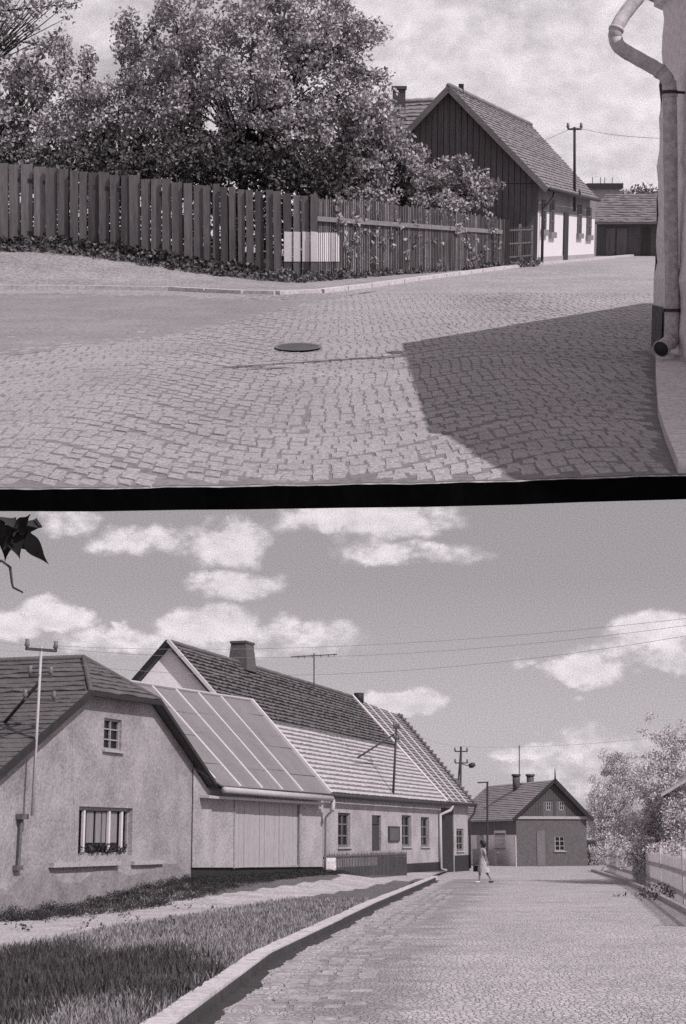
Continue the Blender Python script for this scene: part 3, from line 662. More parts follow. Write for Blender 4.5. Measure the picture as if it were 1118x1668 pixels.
for i in range(26):
    a, b = .12+(w_-.24)*i/26+.01, .12+(w_-.24)*(i+1)/26-.01
    for l0, l1 in ((a, b),):
        zt = lambda L: lerp(ze, za-.2, 1-abs(L-aL)/(aL if L < aL else (w_-aL)))
        if any(l1 > g_[0]-.05 and l0 < g_[2]+.05 for g_ in gwin[1:]):
            zz_ = gwin[1][3]+.05; 
            mb.hexa([E.pt(l0, -.03, zz_), E.pt(l1, -.03, zz_), E.pt(l1, -.002, zz_), E.pt(l0, -.002, zz_)], [E.pt(l0, -.03, zt(l0)), E.pt(l1, -.03, zt(l1)), E.pt(l1, -.002, zt(l1)), E.pt(l0, -.002, zt(l0))])
        else: mb.hexa([E.pt(l0, -.03, ze+.07), E.pt(l1, -.03, ze+.07), E.pt(l1, -.002, ze+.07), E.pt(l0, -.002, ze+.07)], [E.pt(l0, -.03, zt(l0)), E.pt(l1, -.03, zt(l1)), E.pt(l1, -.002, zt(l1)), E.pt(l0, -.002, zt(l0))])
build(mb, 'gable_boards', mat('end_gable_boards', .08, var=.3), eh)
gdo = pbox(E, 876, 1353, 888, 1403); mb = MB(); mb.wbox(E, gdo[0], gdo[2], -.04, -.003, -.1, gdo[3]); build(mb, 'shutter_door', mat('pale_shutter', .16, var=.2), eh)
sw = pbox(SE, 808, 1357, 824, 1381); sd = pbox(SE, 778, 1357, 789, 1404)
mb = MB(); mb.wall(SE, [(0, -.3), (dl, -.3), (dl, ze-1.15), (0, ze-1.15)], [sw, sd], 0, .2); build(mb, 'side_wall', mat('end_house_side', .85, var=.1), eh)
mb = MB(); mb.wall(SE, [(0, ze-1.149), (dl-.0, ze-1.149), (dl-.0, ze), (0, ze)], [], -.012, .1); build(mb, 'timber_band', mat('timber_band_boards', .16, var=.3), eh)
mb = MB(); mb.face([E.pt(w_, 0, -.3), E.pt(w_, dl, -.3), E.pt(w_, dl, ze), E.pt(w_, 0, ze)]); mb.face([E.pt(0, dl, -.3), E.pt(w_, dl, -.3), E.pt(w_, dl, ze), E.pt(aL, dl, za), E.pt(0, dl, ze)]); build(mb, 'back_wall', M_greyw, eh)
window(SE, eh, sw, 1, 1, .1, MATS['white_window_frame'], frame_w=.1, surround=M_whitep)
mb = MB(); mb.wbox(SE, sd[0], sd[2], .1, .14, sd[1], sd[3]-.7); do = build(mb, 'door', mat('light_door', .3), eh); mb = MB(); mb.wbox(SE, sd[0]+.1, sd[2]-.1, .08, .1, sd[3]-.65, sd[3]-.05); build(mb, 'door_light', M_whitep, do)
mb = MB(); mb.wbox(SE, dl-.25, dl, -.05, -.015, -.2, ze-1.2); build(mb, 'corner_strip', M_whitep, eh)
mb = MB(); oh = .35
a = E.pt(-oh, -.4, ze-.15); b = E.pt(-oh, dl+.4, ze-.15); c = E.pt(aL, dl+.4, za+.1); d = E.pt(aL, -.4, za+.1); e = E.pt(w_+oh, -.4, ze-.15); f = E.pt(w_+oh, dl+.4, ze-.15)
mb.slab([b, a, d, c], Vector((0, 0, -.1))); mb.slab([d, e, f, c], Vector((0, 0, -.1))); mb.tiles(b, a, c, d, 20, 14, .05, .01); erf = build(mb, 'roof', mat('end_house_tiles', .36, var=.2), eh)
mb = MB(); mb.bar(a+Vector((0, 0, -.05)), d+Vector((0, 0, -.02)), .06, .2); mb.bar(d+Vector((0, 0, -.02)), e+Vector((0, 0, -.05)), .06, .2); mb.tube([d, d+Vector((0, 0, .75))], [.07, .02], 6); build(mb, 'verge_board', M_dark, erf)
for px in (842, 865):
    q = E.W(px, 1275, 6)[1]; mb = MB()
    rr_ = Lw.P(px, 1276, 114); zz = Lw.P(px, 1261, 114).z; mb.tube([Vector((rr_.x, rr_.y, rr_.z-.5)), Vector((rr_.x, rr_.y, zz-.15))], .26, 10); mb.tube([Vector((rr_.x, rr_.y, zz-.148)), Vector((rr_.x, rr_.y, zz))], .33, 10); build(mb, 'chimney', M_brick, erf, True)
mb = MB(); mb.tube([Lw.P(847, 1276, 113), Lw.P(847, 1214, 113)], .035, 5); tag(build(mb, 'lightning_rod', M_metal_d), 'thin vertical rod above the chimneys of the gabled house', 'rod')
mb = MB(); mb.tube([Lw.P(795, 1405, 103), Lw.P(795, 1274, 103)], .07, 6); mb.bar(Lw.P(779, 1275, 103), Lw.P(797, 1274, 103), .08, .08); tag(build(mb, 'wooden_pole', M_metal_d), 'thin dark pole with a short side arm before the gabled house', 'pole')
mb = MB(); c = SE.pt(dl-4, -.8, 0)
for i in range(12): mb.wbox(SE, dl-6.5+i*.42, dl-6.2+i*.42, -.9, -.86, -.1, .95)
mb.wbox(SE, dl-6.6, dl-1.3, -.86, -.82, .7, .8); tag(build(mb, 'garden_paling', M_greyw), 'low paling fence under the side window of the gabled house', 'fence')

# ---------- right side: hedge, tree, paling fence, shed, kerb
t_base = Lr.G(987, 1407); t_base.z = -.13
tree('pale_tree', 'pale hazy tree with limewashed trunk on the right of the road', t_base, Lw.P(985, 1352, t_base.y), [(Lw.P(1000, 1305, t_base.y), (2.2, 2.2, 1.9), 110), (Lw.P(1040, 1265, t_base.y+1), (2.6, 2, 1.9), 100), (Lw.P(972, 1340, t_base.y), (1.3, 1.5, 1.1), 45), (Lw.P(1080, 1310, t_base.y), (2.2, 1.5, 2), 70), (Lw.P(1010, 1365, t_base.y), (1.8, 1.2, .8), 50), (Lw.P(1000, 1245, t_base.y+1), (1.3, 1.2, 1.0), 36)], M_leaf_far, 90, .42, .105, 11, .13, paint=.8, m_bark=mat('haze_painted_bark', .5))  # haze put into the bark and crown colours
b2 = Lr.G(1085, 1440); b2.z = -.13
tree('pale_tree', 'pale tall tree behind the paling fence at the right edge', b2, Lw.P(1080, 1370, b2.y), [(Lw.P(1085, 1300, b2.y), (1.5, 1.8, 2.0), 60), (Lw.P(1105, 1240, b2.y), (1.5, 1.5, 1.9), 80), (Lw.P(1090, 1390, b2.y-3), (1.0, 1, .5), 24), (Lw.P(1040, 1385, b2.y+6), (1.8, 1, .7), 40), (Lw.P(1098, 1292, b2.y-1.5), (1.0, .7, .8), 45), (Lw.P(1112, 1340, b2.y-2), (.9, .7, 1.0), 40), (Lw.P(1060, 1400, b2.y-.8), (1.3, .35, .5), 36), (Lw.P(1110, 1420, b2.y-4), (.7, .35, .5), 26), (Lw.P(1060, 1340, b2.y), (1.5, 1.5, .9), 35), (Lw.P(1075, 1385, b2.y-.6), (1.2, .7, .7), 40), (Lw.P(1030, 1345, b2.y+3), (1.5, 1.5, .6), 30)], M_leaf_far, 85, .36, .09, 12, .11, m_bark=MATS['haze_painted_bark'])
fa = [Lr.G(x, y) for x, y in ((992, 1418), (1040, 1435), (1080, 1452), (1118, 1475), (1180, 1512))]
pf = thing('paling_fence', fa[2], 'tall hazy paling fence along the right side of the road', 'fence')
mb = MB()
for a, b in zip(fa, fa[1:]):
    L = (b-a).length; n = int(L/.16)
    for i in range(n):
        c = lerp(a, b, i/n); c.z = -.15; h = 1.3+random.uniform(-.07, .07); mb.box(c, .07, .03, h, math.atan2(b.y-a.y, b.x-a.x))
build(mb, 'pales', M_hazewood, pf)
mb = MB()
for a, b in zip(fa, fa[1:]):
    for z in (.35, .95): mb.bar(a+Vector((.06, 0, z)), b+Vector((.06, 0, z)), .06, .09)
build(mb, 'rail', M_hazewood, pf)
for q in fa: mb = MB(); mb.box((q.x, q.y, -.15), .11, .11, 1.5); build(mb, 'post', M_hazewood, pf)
mb = MB(); kr = [Lr.G(x, y) for x, y in ((966, 1419), (1010, 1433), (1050, 1450), (1090, 1470), (1150, 1502))]
for a, b in zip(kr, kr[1:]): mb.bar(a+Vector((0, 0, .04)), b+Vector((0, 0, .04)), .16, .16)
tag(build(mb, 'kerb', M_kerb), 'thin pale kerb along the right side of the road before the paling fence', 'kerb')
q = Lr.G(1098, 1464); tag(build(leaves([q+Vector((random.gauss(0, .6), random.gauss(0, 1.5), random.random()*.3)) for _ in range(60)], 14, .2, .09, 33), 'weeds', M_weed_l), 'weeds at the foot of the paling fence by the right edge', 'weeds', kind='stuff')
# hedge between the gabled house and the tree, and garden shed at right
hc = [Lw.P(970, 1385, 112)+Vector((random.uniform(-1.3, 2.6), random.uniform(-1, 1), random.uniform(-1.8, .3))) for _ in range(90)]
hd = leaves(hc, 40, .4, .18, 21); tag(build(hd, 'hedge', M_leaf), 'dark hedge between the gabled house and the pale tree', 'hedge')
hc = [Vector((x, random.uniform(86, 90), random.uniform(-.2, 2.2))) for x in np.arange(14.5, 30, .06)]
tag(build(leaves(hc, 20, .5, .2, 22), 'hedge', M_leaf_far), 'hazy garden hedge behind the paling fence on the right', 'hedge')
s0 = Lw.P(1118, 1385, 66); sh = thing('shed', (s0.x+1.5, s0.y, -.1), 'low garden shed with sloping roof half hidden by the right-hand trees', 'shed')
mb = MB(); mb.box((s0.x+1.6, s0.y+2, -.15), 3.2, 4, 3.0); build(mb, 'wall', M_greyw, sh)
mb = MB(); r0 = Lw.P(1078, 1293, 64); r1 = Lw.P(1120, 1268, 64); r2 = r1+(r1-r0)*1.6; mb.slab([r0, r2, r2+Vector((0, 4.6, 0)), r0+Vector((0, 4.6, 0))], (0, 0, -.12)); build(mb, 'roof', M_greyw, sh)

# ---------- weeds below the cottage and garage
rs = random.Random(9); cs = []
for i in range(1500):
    L = rs.uniform(-14, 13.5); k = lerp(2.6, .9, sst(-10, 10, L)); d = -rs.random()**1.1*k; q = A.pt(L, d, 0)
    hmx = (.24 if L < 0 else .11)*(.5+.5*math.sin(L*1.9)**2)
    cs.append(Vector((q.x, q.y, vz(q.x, q.y)+rs.random()**1.8*hmx*(1-.6*abs(d)/k))))
tag(build(leaves(cs, 60, .22, .036, 41, .5), 'weeds', mat('dark_bank_weeds', .04, .8, var=.6, grain=.5, gscale=6)), 'dark weeds along the foot of the cottage and garage walls', 'weeds', kind='stuff')
cs = [Vector((x, y, vz(x, y)+.06)) for x, y in ((rs.uniform(kx(40)-9, kx(40)-3), rs.uniform(30, 42)) for _ in range(40))]
tag(build(leaves(cs, 10, .14, .07, 42, .6), 'path_weeds', M_weed_l), 'scattered low weeds beside the light dirt path', 'weeds', kind='stuff')

# ---------- near tree at left with hanging twig
def big_leaf(mb, base, tip, w, nrm):
    base = Vector(base); tip = Vector(tip); d = tip-base; x = d.cross(Vector(nrm)).normalized()*w; y = Vector(nrm)*.008
    pr = [.04, .38, .68, .88, .98, 1.0, .95, .85, .72, .56, .40, .27, .16, .08, 0]; n = len(pr)-1; k = len(mb.v)
    for i, q in enumerate(pr):
        c = base+d*i/n+x*.35*math.sin(math.pi*i/n*1.3)+Vector((0, .012*math.sin(i/n*3), 0)); mb.v += [tuple(c-x*q+y), tuple(c), tuple(c+x*q+y)]
    for i in range(n):
        a = k+i*3; mb.f += [(a, a+1, a+4, a+3), (a+1, a+2, a+5, a+4)]
Yt = 5.0
tr = thing('linden_tree', (-2.6, 5.2, 0), 'near tree whose twig with dark pointed leaves hangs in from the left', 'tree')
mb = MB(); mb.tube([(-2.6, 5.2, -.1), (-2.55, 5.2, 1.4), (-2.45, 5.15, 2.55), (-2.5, 5.1, 3.4)], [.16, .13, .10, .04], 10); build(mb, 'trunk', M_bark, tr, True)
P5 = lambda x, y, dy=0: Lw.P(x, y, Yt+dy)
mb = MB(); mb.tube([(-2.47, 5.15, 2.5), P5(-160, 872), P5(-40, 856), P5(20, 858), P5(40, 868)], [.03, .018, .009, .006, .004], 6)
mb.tube([P5(-160, 872), P5(-60, 905), P5(3, 914), P5(16, 924), P5(19, 950), P5(21, 957), P5(37, 965)], [.012, .008, .0045, .005, .004, .004, .003], 6); build(mb, 'branch', M_bark, tr, True)
mb = MB(); nr = Vector((0, -1, .1))
for (a, b, w) in (((22, 862), (4, 914), .030), ((30, 864), (28, 912), .028), ((36, 862), (58, 906), .030), ((46, 868), (76, 922), .026), ((8, 852), (-14, 884), .035), ((40, 856), (64, 846), .03), ((24, 858), (50, 842), .03), ((0, 850), (30, 846), .034), ((-20, 850), (-8, 888), .035), ((-50, 856), (-60, 900), .035), ((-80, 856), (-100, 895), .035), ((12, 856), (28, 885), .030), ((44, 852), (66, 862), .024)):
    big_leaf(mb, P5(a[0], a[1], random.uniform(-.1, .1)), P5(b[0], b[1], random.uniform(-.1, .1)), w, nr)
build(mb, 'leaves', M_leaf_k, tr, True)
build(leaves([Vector((-2.9+random.gauss(0, .35), 5.2+random.gauss(0, .35), 3.0+random.gauss(0, .3))) for _ in range(40)], 14, .22, .11, 51), 'crown', M_leaf_d, tr)

# ---------- walking woman
def person(base, face_left=True):
    t = thing('person', base, 'woman in a light sleeveless dress walking on the road with a dark handbag', 'person')
    me = bpy.data.meshes.new('body')
    V = {}; vs = []; es = []; rad = []
    def v(n, x, y, z, r, par=None):
        V[n] = len(vs); vs.append((x, y, z)); rad.append(r)
        if par: es.append((V[par], V[n]))
    v('pelvis', 0, 0, .92, .125); v('waist', -.01, 0, 1.08, .095, 'pelvis'); v('chest', -.015, 0, 1.26, .115, 'waist'); v('neckb', -.02, 0, 1.39, .06, 'chest'); v('neck', -.03, 0, 1.45, .045, 'neckb'); v('head', -.05, 0, 1.53, .078, 'neck'); v('crown', -.04, 0, 1.62, .065, 'head')
    # legs: front leg (left, -x), rear leg bent
    v('hipL', -.02, -.09, .88, .085, 'pelvis'); v('kneeL', -.16, -.09, .50, .055, 'hipL'); v('calfL', -.17, -.09, .34, .05, 'kneeL'); v('ankL', -.19, -.09, .09, .03, 'calfL'); v('toeL', -.34, -.10, .035, .028, 'ankL')
    v('hipR', -.01, .09, .88, .085, 'pelvis'); v('kneeR', .08, .09, .50, .055, 'hipR'); v('calfR', .17, .09, .36, .05, 'kneeR'); v('ankR', .30, .09, .15, .03, 'calfR'); v('toeR', .27, .09, .035, .026, 'ankR')
    for s, n, el, wr in ((-1, 'L', (.10, -.21, 1.08), (.17, -.20, .86)), (1, 'R', (-.06, .21, 1.08), (-.22, .20, .90))):
        v('sh'+n, -.015, s*.16, 1.35, .05, 'chest'); v('el'+n, *el, .034, 'sh'+n); v('wr'+n, *wr, .022, 'el'+n)
        dx = (wr[0]-el[0])*.3; v('palm'+n, wr[0]+dx, wr[1], wr[2]-.06, .026, 'wr'+n)
        for i, (o, ln) in enumerate(((-.027, .062), (-.009, .072), (.009, .066), (.027, .052))):
            v('f%d%s' % (i, n), wr[0]+dx+o, wr[1], wr[2]-.10, .009, 'palm'+n); v('g%d%s' % (i, n), wr[0]+dx*1.2+o*1.1, wr[1]-s*.02, wr[2]-.10-ln, .007, 'f%d%s' % (i, n))
        v('t'+n, wr[0]+dx-.035, wr[1]-s*.015, wr[2]-.07, .010, 'palm'+n); v('u'+n, wr[0]+dx-.045, wr[1]-s*.025, wr[2]-.11, .008, 't'+n)
    me.from_pydata(vs, es, []); body = bpy.data.objects.new('body', me); COL.objects.link(body); body.parent = t
    md = body.modifiers.new('skin', 'SKIN'); sk = me.skin_vertices[0].data
    for i, r in enumerate(rad): sk[i].radius = (r, r); 
    sk[0].use_root = True
    sb = body.modifiers.new('sub', 'SUBSURF'); sb.levels = 1; sb.render_levels = 2
    me.materials.append(mat('skin', .20, .5, var=.1, grain=.05))
    def loft(name, rings, m, par, n=18):
        mb = MB()
        for (x, z, rx, ry) in rings:
            for j in range(n): a = 2*math.pi*j/n; fl = 1+.06*math.sin(a*5)*(1 if z < .8 else 0); mb.v.append((base[0]+x+rx*fl*math.cos(a), base[1]+ry*fl*math.sin(a), base[2]+z))
        for i in range(len(rings)-1):
            for j in range(n): k = (j+1) % n; mb.f.append((i*n+j, i*n+k, (i+1)*n+k, (i+1)*n+j))
        mb.f.append(tuple(range((len(rings)-1)*n, len(rings)*n))); return build(mb, name, m, par, True)
    loft('dress', [(.02, .42, .27, .24), (.0, .62, .235, .225), (-.005, .85, .19, .20), (-.005, .98, .165, .185), (-.01, 1.10, .125, .145), (-.015, 1.24, .145, .175), (-.02, 1.34, .12, .17), (-.02, 1.40, .075, .09)], mat('light_dress', .40, var=.3, scale=7), t)
    loft('hair', [(.02, 1.44, .06, .06), (.035, 1.50, .095, .10), (.02, 1.58, .115, .115), (-.01, 1.66, .115, .105), (-.02, 1.71, .09, .08), (-.02, 1.735, .04, .04)], mat('dark_hair', .02, .5), t, 12)
    mb = MB(); c = Vector(base)+Vector((-.165, 0, 1.52)); mb.tube([c+Vector((.05, 0, .03)), c+Vector((.015, 0, -.005)), c+Vector((.05, 0, -.02))], [.008, .016, .008], 6); build(mb, 'nose', MATS['skin'], t, True)
    for s in (-1, 1):
        x, y, z = (-.34, -.10, .0) if s < 0 else (.26, .09, .0); mb = MB(); cx = base[0]+x+.07; mb.tube([(cx-.12, base[1]+y, base[2]+.03), (cx-.04, base[1]+y, base[2]+.035), (cx+.09, base[1]+y, base[2]+.045)], [.022, .037, .033], 8); build(mb, 'shoe', M_whitep if s < 0 else M_dark, t, True)
    bg = thing('handbag', (base[0]-.27, base[1]+.2, base[2]+.45), 'dark handbag carried by the walking woman', 'bag')
    mb = MB(); bx, by, bz = base[0]-.27, base[1]+.2, base[2]+.45; mb.box((bx, by, bz), .28, .1, .24, .2); build(mb, 'bag_body', M_dark, bg)
    mb = MB(); mb.tube([(bx-.1, by, bz+.24), (bx-.05, by, bz+.33), (bx+.03, by, bz+.35), (bx+.1, by, bz+.24)], .012, 5); build(mb, 'handle', M_dark, bg, True)
    return t
pb_ = Lr.G(789, 1438); person((pb_.x, pb_.y, -.13))

# ================================================================== UPPER STREET (tilted, on an added slab)
zone[0] = 'upper'
def gz(X, Y):
    z = min(-2+.02115*Y, -.785)
    return z+.85*sst(39.2, 46, Y)*sst(.5, 9.0, -X)
U = View(395, (0, 0, 0), gz)
near = [(-2200, 800), (-300, 800), (0, 797), (150, 797), (300, 794), (400, 793), (560, 790), (700, 788), (850, 784), (950, 780), (1118, 775), (1500, 768), (3400, 760)]
npts = [U.G(x, y) for x, y in near]
def ny(X, wob=1.0):
    for a, b in zip(npts, npts[1:]):
        if X <= b.x or b is npts[-1]: return lerp(a.y, b.y, max(0, min(1, (X-a.x)/(b.x-a.x))))+wob*(.016*math.sin(X*9)+.012*math.sin(X*23))
    return npts[-1].y
xs = sorted(set([-60, -45, -32, -24, -20, 20, 24, 32, 45, 60]+[round(v, 3) for v in np.arange(-18, 18.01, .5)]+[round(v, 3) for v in np.arange(-3, 3.5, .1)]))
def yv(X): return ny(X)
rowsT = [0, .5, 1, 2, 3, 4.5, 6, 8, 10, 12, 14, 16, 18, 20, 22, 24, 25]+list(np.arange(26, 38, .6))+[40, 43, 46, 50, 55, 62, 75, 100, 140, 200]
mb = MB()
M_bed = mat('upper_road_joint_sand', .24, .9, var=.2, grain=.3, gscale=22)
M_earth = cobble_mat('upper_road_surface', .33, .24, 6.5, (1, .42, 1), bump=.4)
for t in rowsT:
    for X in xs:
        y = ny(X)+t; mb.v.append((X, y, gz(X, y)))
nx = len(xs)
for j in range(len(rowsT)-1):
    for i in range(nx-1): k = j*nx+i; mb.f.append((k, k+1, k+nx+1, k+nx))
tag(build(mb, 'upper_road', M_earth, None, True, origin=(0, 20, -1.6)), kind='structure')
mb = MB()
for i in range(nx-1):
    X0, X1 = xs[i], xs[i+1]; a = Vector((X0, ny(X0)-.003, gz(X0, ny(X0))-.002)); b = Vector((X1, ny(X1)-.003, gz(X1, ny(X1))-.002))
    th = lambda X: .170+.012*(X/3 if abs(X) < 3 else (1 if X > 0 else -1))
    mb.hexa([Vector((X0, ny(X0, 0)-.003, gz(X0, ny(X0, 0))-th(X0))), Vector((X1, ny(X1, 0)-.003, gz(X1, ny(X1, 0))-th(X1))), b+Vector((0, 1.5, -th(X1))), a+Vector((0, 1.5, -th(X0)))], [a, b, b+Vector((0, 1.5, -.02)), a+Vector((0, 1.5, -.02))])
tag(build(mb, 'added_gap_band', M_black, None, origin=(0, 12, -1.9)), kind='structure')  # black band added for the gap between the two frames
mb = MB(); mb.hexa([Vector((-60, 13, -2.0)), Vector((60, 13, -2.0)), Vector((60, 220, -1.4)), Vector((-60, 220, -1.4))], [Vector((-60, 13, -1.9)), Vector((60, 13, -1.9)), Vector((60, 220, -.95)), Vector((-60, 220, -.95))])
tag(build(mb, 'added_slab', M_greyw, None, origin=(0, 60, -1.9)), kind='structure')  # added support slab, kept pale to bounce light below it
# asphalt road and boundary
asph = [(-900, 640), (-300, 612), (-50, 588), (60, 575), (180, 562), (300, 545), (400, 520), (480, 500), (560, 484), (620, 474), (560, 481), (450, 490), (280, 481), (0, 478), (-400, 478)]
aP = [U.G(x, y) for x, y in asph]; aXY = [(q.x, q.y) for q in aP]
mb = MB(); k = 0
for q in aP: mb.v.append((q.x, q.y, gz(q.x, q.y)+.007 if q.y < 39 else gz(q.x, q.y)+.03))
for t in tessellate_polygon([[Vector((q.x, q.y, 0)) for q in aP]]): mb.f.append(tuple(t))
tag(build(mb, 'asphalt_road', mat('worn_asphalt', .235, .85, var=.3, scale=.6, grain=.35, gscale=18, bump=.3, bscale=14), None), kind='structure')
# cobbles laid in fans
Mst = mat('cobble_stone', .315, .75, var=.26, scale=.5, grain=.34, gscale=34, bump=.3, bscale=10)
mb = MB(); rs = random.Random(4); lane = 5.2; n_st = 0
dY = .255; dX = .142
ex = [(q.x, q.y) for q in (U.G(1069, 585), U.G(1069, 620), U.G(1073, 680), U.G(1085, 720), U.G(1104, 765), U.G(1109, 790))]
def pave_x(Y):
    P = sorted(ex, key=lambda q: q[1])
    if Y <= P[0][1]: return P[0][0]-.1*(P[0][1]-Y)
    for a, b in zip(P, P[1:]):
        if Y <= b[1]: return lerp(a[0], b[0], (Y-a[1])/(b[1]-a[1]))
    return P[-1][0]
for ln in range(-4, 5):
    for r in range(-16, 134):
        off = rs.uniform(0, dX)
        nxs = int(lane/dX)
        for i in range(nxs):
            u = (i+.5)/nxs; xx = (ln+u)*lane+off*.6-.4
            s_ = 1 if ln % 2 else 1
            yy = 9+r*dY-1.5*math.cos(2*math.pi*u)+rs.uniform(-.03, .03)
            slope = 1.5*2*math.pi*math.sin(2*math.pi*u)/lane
            w = dX*.485*rs.uniform(.86, 1.03); h = dY*.485*rs.uniform(.84, 1.03)
            if abs(xx) > .235*yy+.5 or yy < ny(xx)+h+.1 or yy > 38.2: continue
            sg = .25 if xx > -3 else .25+.22*min(5, -3-xx)
            if inpoly(xx+rs.gauss(0, sg), yy+rs.gauss(0, sg), aXY) and inpoly(xx, yy-.05, aXY): continue
            if yy < 22.6 and xx > pave_x(yy)-.1: continue
            if yy >= 22.4 and xx > 4.3+(yy-22.5)*.54: continue
            kx2 = slope*w*.55
            z = gz(xx, yy); t = .012+rs.uniform(-.003, .005); j = lambda: rs.uniform(-.012, .012)
            b = [Vector((xx-w+j(), yy-h-kx2+j(), 0)), Vector((xx+w+j(), yy-h+kx2+j(), 0)), Vector((xx+w+j(), yy+h+kx2+j(), 0)), Vector((xx-w+j(), yy+h-kx2+j(), 0))]
            for q in b: q.z = gz(q.x, q.y)-.004
            c = Vector((xx, yy, z)); tp_ = [lerp(Vector((c.x, c.y, q.z)), q, .92)+Vector((0, 0, t+rs.uniform(-.0025, .0025))) for q in b]
            k = len(mb.v); mb.v += [tuple(q) for q in b]+[tuple(q) for q in tp_]; mb.f.append((k+4, k+5, k+6, k+7))
            for a in range(4): e = (a+1) % 4; mb.f.append((k+a, k+e, k+4+e, k+4+a))
            n_st += 1
print('stones', n_st)
tag(build(mb, 'cobblestones', Mst, None, origin=(0, 20, -1.6)), kind='structure')
# joint bed under the stones
mb = MB(); bx_ = [round(v, 3) for v in np.arange(-9.5, 9.6, .25)]
for X in bx_:
    for y in (ny(X)+.06, 24., 38.25): mb.v.append((X, y, -2+.02115*y+.0035))
for i in range(len(bx_)-1):
    for j in range(2): k = i*3+j; mb.f.append((k, k+3, k+4, k+1))
tag(build(mb, 'joint_bed', mat('dark_joint_sand', .19, .95, var=.3, scale=2), None, False, origin=(0, 20, -1.6)), kind='structure')
# kerb
kp = [(-500, 466), (-200, 468), (0, 470), (140, 471), (280, 473), (400, 479), (450, 480), (520, 477), (600, 468), (700, 454), (800, 441), (880, 431), (970, 423), (1010, 419), (1062, 414)]
kq = [U.G(*q) for q in kp]; mb = MB()
for a, b in zip(kq, kq[1:]):
    nseg = max(1, int((b-a).length/1.2))
    for i in range(nseg):
        p0 = lerp(a, b, i/nseg); p1 = lerp(a, b, (i+.97)/nseg); p0.z = gz(p0.x, p0.y); p1.z = gz(p1.x, p1.y); mb.bar(p0+Vector((0, 0, .02)), p1+Vector((0, 0, .02)), .26, .14)
tag(build(mb, 'kerb', M_kerb), 'worn pale kerb curving along the fence side of the upper street', 'kerb')
def ypoly(P, X):
    for a, b in zip(P, P[1:]):
        if X <= b[0] or b is P[-1]: return lerp(a[1], b[1], (X-a[0])/(b[0]-a[0]))
kY = [(q.x, q.y) for q in kq]; fq = [U.P(-260, 400, 47.5), U.P(505, 452, 45), U.P(822, 438, 54.5), U.P(872, 433, 57.4)]; fY = [(-40, 50)]+[(q.x, q.y) for q in fq]
def strip(name, lo, hi, x0, x1, n, m, off):
    mb = MB(); X_ = np.arange(x0, x1, .4); 
    for X in X_:
        a, b = lo(X), hi(X)
        for j in range(n+1): y = lerp(a, b, j/n); mb.v.append((X, y, gz(X, y)+off))
    for i in range(len(X_)-1):
        for j in range(n): k = i*(n+1)+j; mb.f.append((k, k+n+1, k+n+2, k+1))
    return tag(build(mb, name, m, None, True, origin=(0, 50, -1)), kind='structure')
strip('dusty_footpath', lambda X: ypoly(kY, X)+.1, lambda X: ypoly(fY, X)+.3, -34, 7.2, 10, mat('dusty_earth', .27, .95, var=.3, scale=.8, grain=.4, gscale=14, bump=.3), .012)
strip('garden_soil', lambda X: ypoly(fY, X)+.15, lambda X: ypoly(fY, X)+16, -34, 7.6, 8, mat('garden_soil', .035, .95, var=.4), .03)
# drain cover
q = U.G(485, 568); mb = MB(); n = 28
ring = [Vector((q.x+.30*math.cos(2*math.pi*i/n), q.y+.62*math.sin(2*math.pi*i/n), 0)) for i in range(n)]
for p in ring: p.z = gz(p.x, p.y)+.02
mc = thing('manhole_cover', (q.x, q.y, q.z), 'dark oval iron manhole cover set among the cobbles', 'manhole cover')
mb.hexa(ring, [p+Vector((0, 0, .012)) for p in ring]); build(mb, 'cover', M_iron, mc)
mb = MB()
for i in range(n):
    a, b = ring[i], ring[(i+1) % n]; c = Vector((q.x, q.y, a.z)); o0 = lerp(c, a, 1.13); o1 = lerp(c, b, 1.13); mb.face([a+Vector((0, 0, .016)), o0+Vector((0, 0, .016)), o1+Vector((0, 0, .016)), b+Vector((0, 0, .016))])
build(mb, 'rim', mat('iron_rim', .16), mc)

